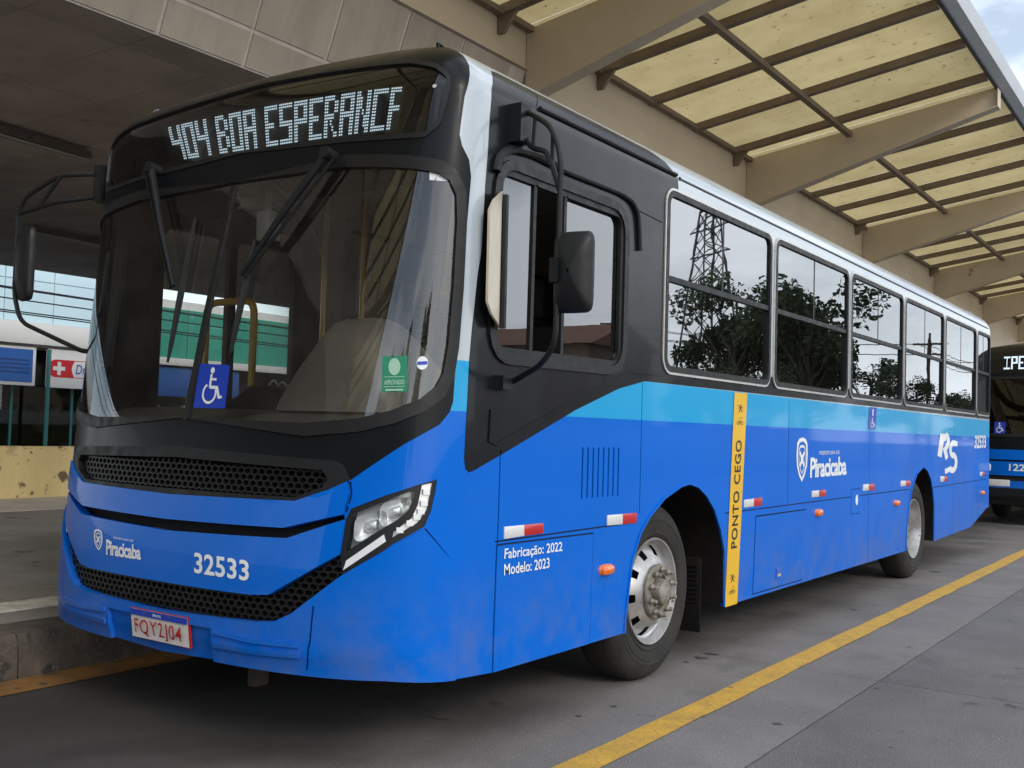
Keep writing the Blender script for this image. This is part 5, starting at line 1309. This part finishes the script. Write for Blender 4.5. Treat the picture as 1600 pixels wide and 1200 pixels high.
# ------------------------------------------------------------------ across the lanes: what the side windows mirror
LEAF = mat('leaf_green', (.035, .065, .018), rough=.6, col2=(.018, .038, .010), vscale=2.5, obj_var=.15, trans=.25)
BARK = mat('bark', (.06, .048, .038), rough=.9, var=.3, vscale=8, bump=.5, bscale=20)
def tree_mesh(seed, h, rad):
    rnd = random.Random(seed); tr = MB(); th = h*.36
    tr.tube([(0, 0, 0), (.08, .05, th*.5), (0, .1, th), (.05, .0, h*.8)], [.26, .2, .15, .05], 8)
    lf = MB(); cl = []
    for k in range(13):
        a = rnd.uniform(0, 6.28); e_ = rnd.uniform(.25, 1.0); q = Vector((rad*e_*math.cos(a), rad*e_*math.sin(a), h*rnd.uniform(.42, .92)-e_*h*.10)); cl.append((q, rad*rnd.uniform(.26, .44)))
        tr.tube([(0, .05, th*rnd.uniform(.7, 1.3)), q*.55+Vector((0, 0, th*.5)), q], [.08, .05, .015], 5)
    for (q, r_) in cl:
        for _ in range(260):
            d = Vector((rnd.gauss(0, 1), rnd.gauss(0, 1), rnd.gauss(0, .8))); d = d.normalized()*r_*rnd.random()**.4; c = q+d; sz = rnd.uniform(.09, .19)
            u_ = Vector((rnd.gauss(0, 1), rnd.gauss(0, 1), rnd.gauss(0, 1))).normalized(); v_ = u_.orthogonal().normalized(); w_ = rnd.uniform(.45, .7)
            lf.add([c-u_*sz, c+v_*sz*w_, c+u_*sz, c-v_*sz*w_], [(0, 1, 2, 3)])
    return tr.mesh('trunk', BARK), lf.mesh('crown', LEAF)
TM = [tree_mesh(11, 8, 2.6), tree_mesh(23, 8, 2.2), tree_mesh(31, 8, 3.0)]
trees = [(20.8, 50, 10.8), (23.2, 53, 9.4), (18.4, 52, 10.6), (16.4, 49, 9.4), (14.2, 52, 6.6), (19.6, 57, 8.5), (12.4, 54, 4.9), (11.0, 57, 4.7), (9.6, 55, 4.3), (25.4, 58, 6.0), (22, 47, 5.0), (17.5, 46, 5.2), (30, 62, 5.5), (8.0, 66, 5.2)]
for i, (x, y, h) in enumerate(trees):
    e = empty('tree', (x, y, 0), rz=i*1.7); k = h/8; e.scale = (k*random.uniform(.85, 1.05), k*random.uniform(.85, 1.05), k)
    tag(e, 'bushy green tree in the row across the bus lanes', 'tree', 'trees across the bus lanes'); link('trunk', TM[i % 3][0], e); link('crown', TM[i % 3][1], e)
# pylon
PYL = mat('pylon_steel', (.12, .12, .13), rough=.6, metal=.4, var=.2)
b = MB(); H_ = 15.5; wv = lambda z: 1.5*(1-z/H_)**.8+.28
lv_ = [0, 2.5, 4.6, 6.4, 8, 9.4, 10.7, 11.9, 13, 14, 15, H_]
for sx in (1, -1):
    for sy in (1, -1): b.tube([(sx*wv(z), sy*wv(z), z) for z in lv_], .07, 5)
for z0_, z1_ in zip(lv_, lv_[1:]):
    for ax_ in (0, 1):
        for sg in (1, -1):
            for fl2 in (1, -1):
                a_ = [fl2*wv(z0_), sg*wv(z0_), z0_]; c_ = [-fl2*wv(z1_), sg*wv(z1_), z1_]
                if ax_: a_[0], a_[1] = a_[1], a_[0]; c_[0], c_[1] = c_[1], c_[0]
                b.tube([a_, c_], .035, 4)
for z in (10.7, 12.4, 14): b.tube([(-2.3, 0, z), (2.3, 0, z)], .06, 5); b.tube([(-2.3, 0, z), (0, 0, z+.8)], .035, 4); b.tube([(2.3, 0, z), (0, 0, z+.8)], .035, 4)
o = b.build('pylon', PYL); o.location = (25.2, 56, 0); o.rotation_euler.z = .6; tag(o, 'steel lattice power pylon standing behind the trees across the lanes', 'pylon')
for i, (x, y, h) in enumerate(((13.2, 60, 7.6), (11.2, 68, 7.2), (9.2, 64, 6.4), (34, 60, 9.5))):
    b = MB(); b.tube([(0, 0, 0), (0, 0, h)], [.14, .10], 8); o = b.build('utility_pole', BARK); o.location = (x, y, 0)
    b = MB(); b.box(-1.0, 1.0, -.05, .05, h-.7, h-.58); b.box(-.7, .7, -.05, .05, h-1.3, h-1.2); b.build('crossarm', BARK, o)
    tag(o, 'wooden utility pole with two crossarms across the bus lanes', 'pole', 'utility poles across the lanes')
for i, (dz, dx) in enumerate(((0, 0), (.0, .5), (-.6, .2), (-.6, -.3))):
    b = MB(); pts = [(34+dx, 60, 8.8+dz), (13.2+dx, 60, 6.95+dz), (11.2+dx, 68, 6.5+dz), (9.2+dx, 64, 5.8+dz)]; L = []
    for a_, c_ in zip(pts, pts[1:]): L += [Vector(a_).lerp(Vector(c_), t/8)-Vector((0, 0, .5*math.sin(math.pi*t/8))) for t in range(8)]
    b.tube(L+[Vector(pts[-1])], .02, 4); tag(b.build('overhead_cable', WIRE), 'overhead cable strung between the utility poles across the lanes', 'cable', 'cables between the utility poles')
FENW = mat('perimeter_wall', (.34, .32, .30), rough=.9, col2=(.24, .22, .2), vscale=1.2, streak=True)
b = MB(); b.box(14, 48, 42.0, 42.2, 0, 1.7, b=.02); b.box(14, 48, 41.95, 42.25, 1.701, 1.76, b=.01); tag(b.build('perimeter_wall', FENW), 'grey concrete perimeter wall below the trees across the lanes', 'wall')
ORNG = mat('faded_orange_render', (.24, .15, .11), rough=.8, var=.2); RTILE = mat('roof_tile', (.22, .10, .06), rough=.8, var=.3, vscale=6)
hs2 = MB(); hs2.box(-5, 5, -4, 4, 0, 6.6); o = hs2.build('house', ORNG); o.location = (35.5, 55, 0); tag(o, 'two storey faded orange house with tiled roof behind the perimeter wall', 'house')
rf_ = MB(); rf_.prism([(-4.5, 6.62), (4.5, 6.62), (0, 8.2)], 'x', -5.4, 5.4); rf_.build('roof', RTILE, o)
for k in (-3, 0, 3):
    for z_ in (1.2, 4.2): wn = MB(); wn.box(k-.6, k+.6, -4.06, -4.005, z_, z_+1.2); wn.build('window', INTD, o)

# ------------------------------------------------------------------ behind the camera: unseen block and trees added to darken the bus front's reflections
OFF = mat('added_office_render', (.22, .20, .18), rough=.85, col2=(.17, .155, .14), vscale=.8, streak=True)
b = MB(); b.box(-3, 30, -36, -30, 0, 6.5); b.box(-3.2, 30.2, -36.2, -29.6, 6.501, 6.9); o = b.build('added_office_block', OFF); tag(o, 'long grey block added unseen behind the camera to darken reflections', 'building')
for i in range(10):
    for j in range(2): b = MB(); b.box(-1.5+3.1*i, .6+3.1*i, -29.98, -29.95, .9+2.9*j, 2.5+2.9*j); b.build('window', INTD, o)
for i, (x, y, h) in enumerate(((6, -24, 7.5), (11, -22, 8.5), (16, -25, 8), (22, -20, 9), (2.5, -26, 6.5))):  # tree row added out of view to darken what the bus front reflects
    e = empty('tree', (x, y, 0), rz=i*2.1); k = h/8; e.scale = (k, k, k); tag(e, 'bushy tree added unseen before the long grey block behind the camera', 'tree', 'added trees behind the camera'); link('trunk', TM[i % 3][0], e); link('crown', TM[i % 3][1], e)

# ------------------------------------------------------------------ marks on the road: scuffs, drips, tyre scrubs
SCUF = mat('dried_mud_scuff', (.20, .183, .168), rough=.95, col2=(.165, .151, .141), vscale=14, spots=[(22, .50, (.165, .152, .142))]); OIL = mat('oil_drip', (.060, .055, .052), rough=.75, col2=(.095, .087, .082), vscale=14); TMK = mat('tyre_scrub', (.085, .08, .077), rough=.9, col2=(.13, .12, .115), vscale=6)
def ground_pt(x, y, z=.0045): d = px_ray(x, y); t = (z-CAM.z)/d.z; return CAM+d*t
def ribbon(name, P, w_, m_, n=60):
    Q = arc_pts(P, .5, 8); b = MB(); V = []
    for i, q in enumerate(Q):
        d = (Q[min(i+1, len(Q)-1)]-Q[max(i-1, 0)]).normalized(); nn = Vector((-d.y, d.x, 0)); k = w_*random.uniform(.55, 1.1); V += [q-nn*k/2, q+nn*k/2]
    b.add(V, [(2*i, 2*i+1, 2*i+3, 2*i+2) for i in range(len(Q)-1)]); tag(b.build(name, m_), kind='structure')
def blot(c, r, m_, asp=1.):
    n = 14; a0 = random.uniform(0, 6); P = [c+Vector((r*asp*random.uniform(.55, 1.1)*math.cos(6.283*i/n), r*random.uniform(.55, 1.1)*math.sin(6.283*i/n), 0)) for i in range(n)]
    b = MB(); b.add([c]+P, [(0, 1+i, 1+(i+1) % n) for i in range(n)]); return b
for (x, y, r) in ((1095, 1027, .035), (1112, 1021, .03), (1072, 1034, .015), (1152, 997, .015), (1290, 943, .022), (1335, 952, .02), (1462, 893, .04), (960, 1103, .02), (905, 1118, .018), (1215, 1130, .022), (690, 1120, .04), (1420, 1010, .012), (1370, 1075, .012)):
    tag(blot(ground_pt(x, y), r, OIL, random.uniform(1, 2.2)).build('oil_stain', OIL), kind='structure')
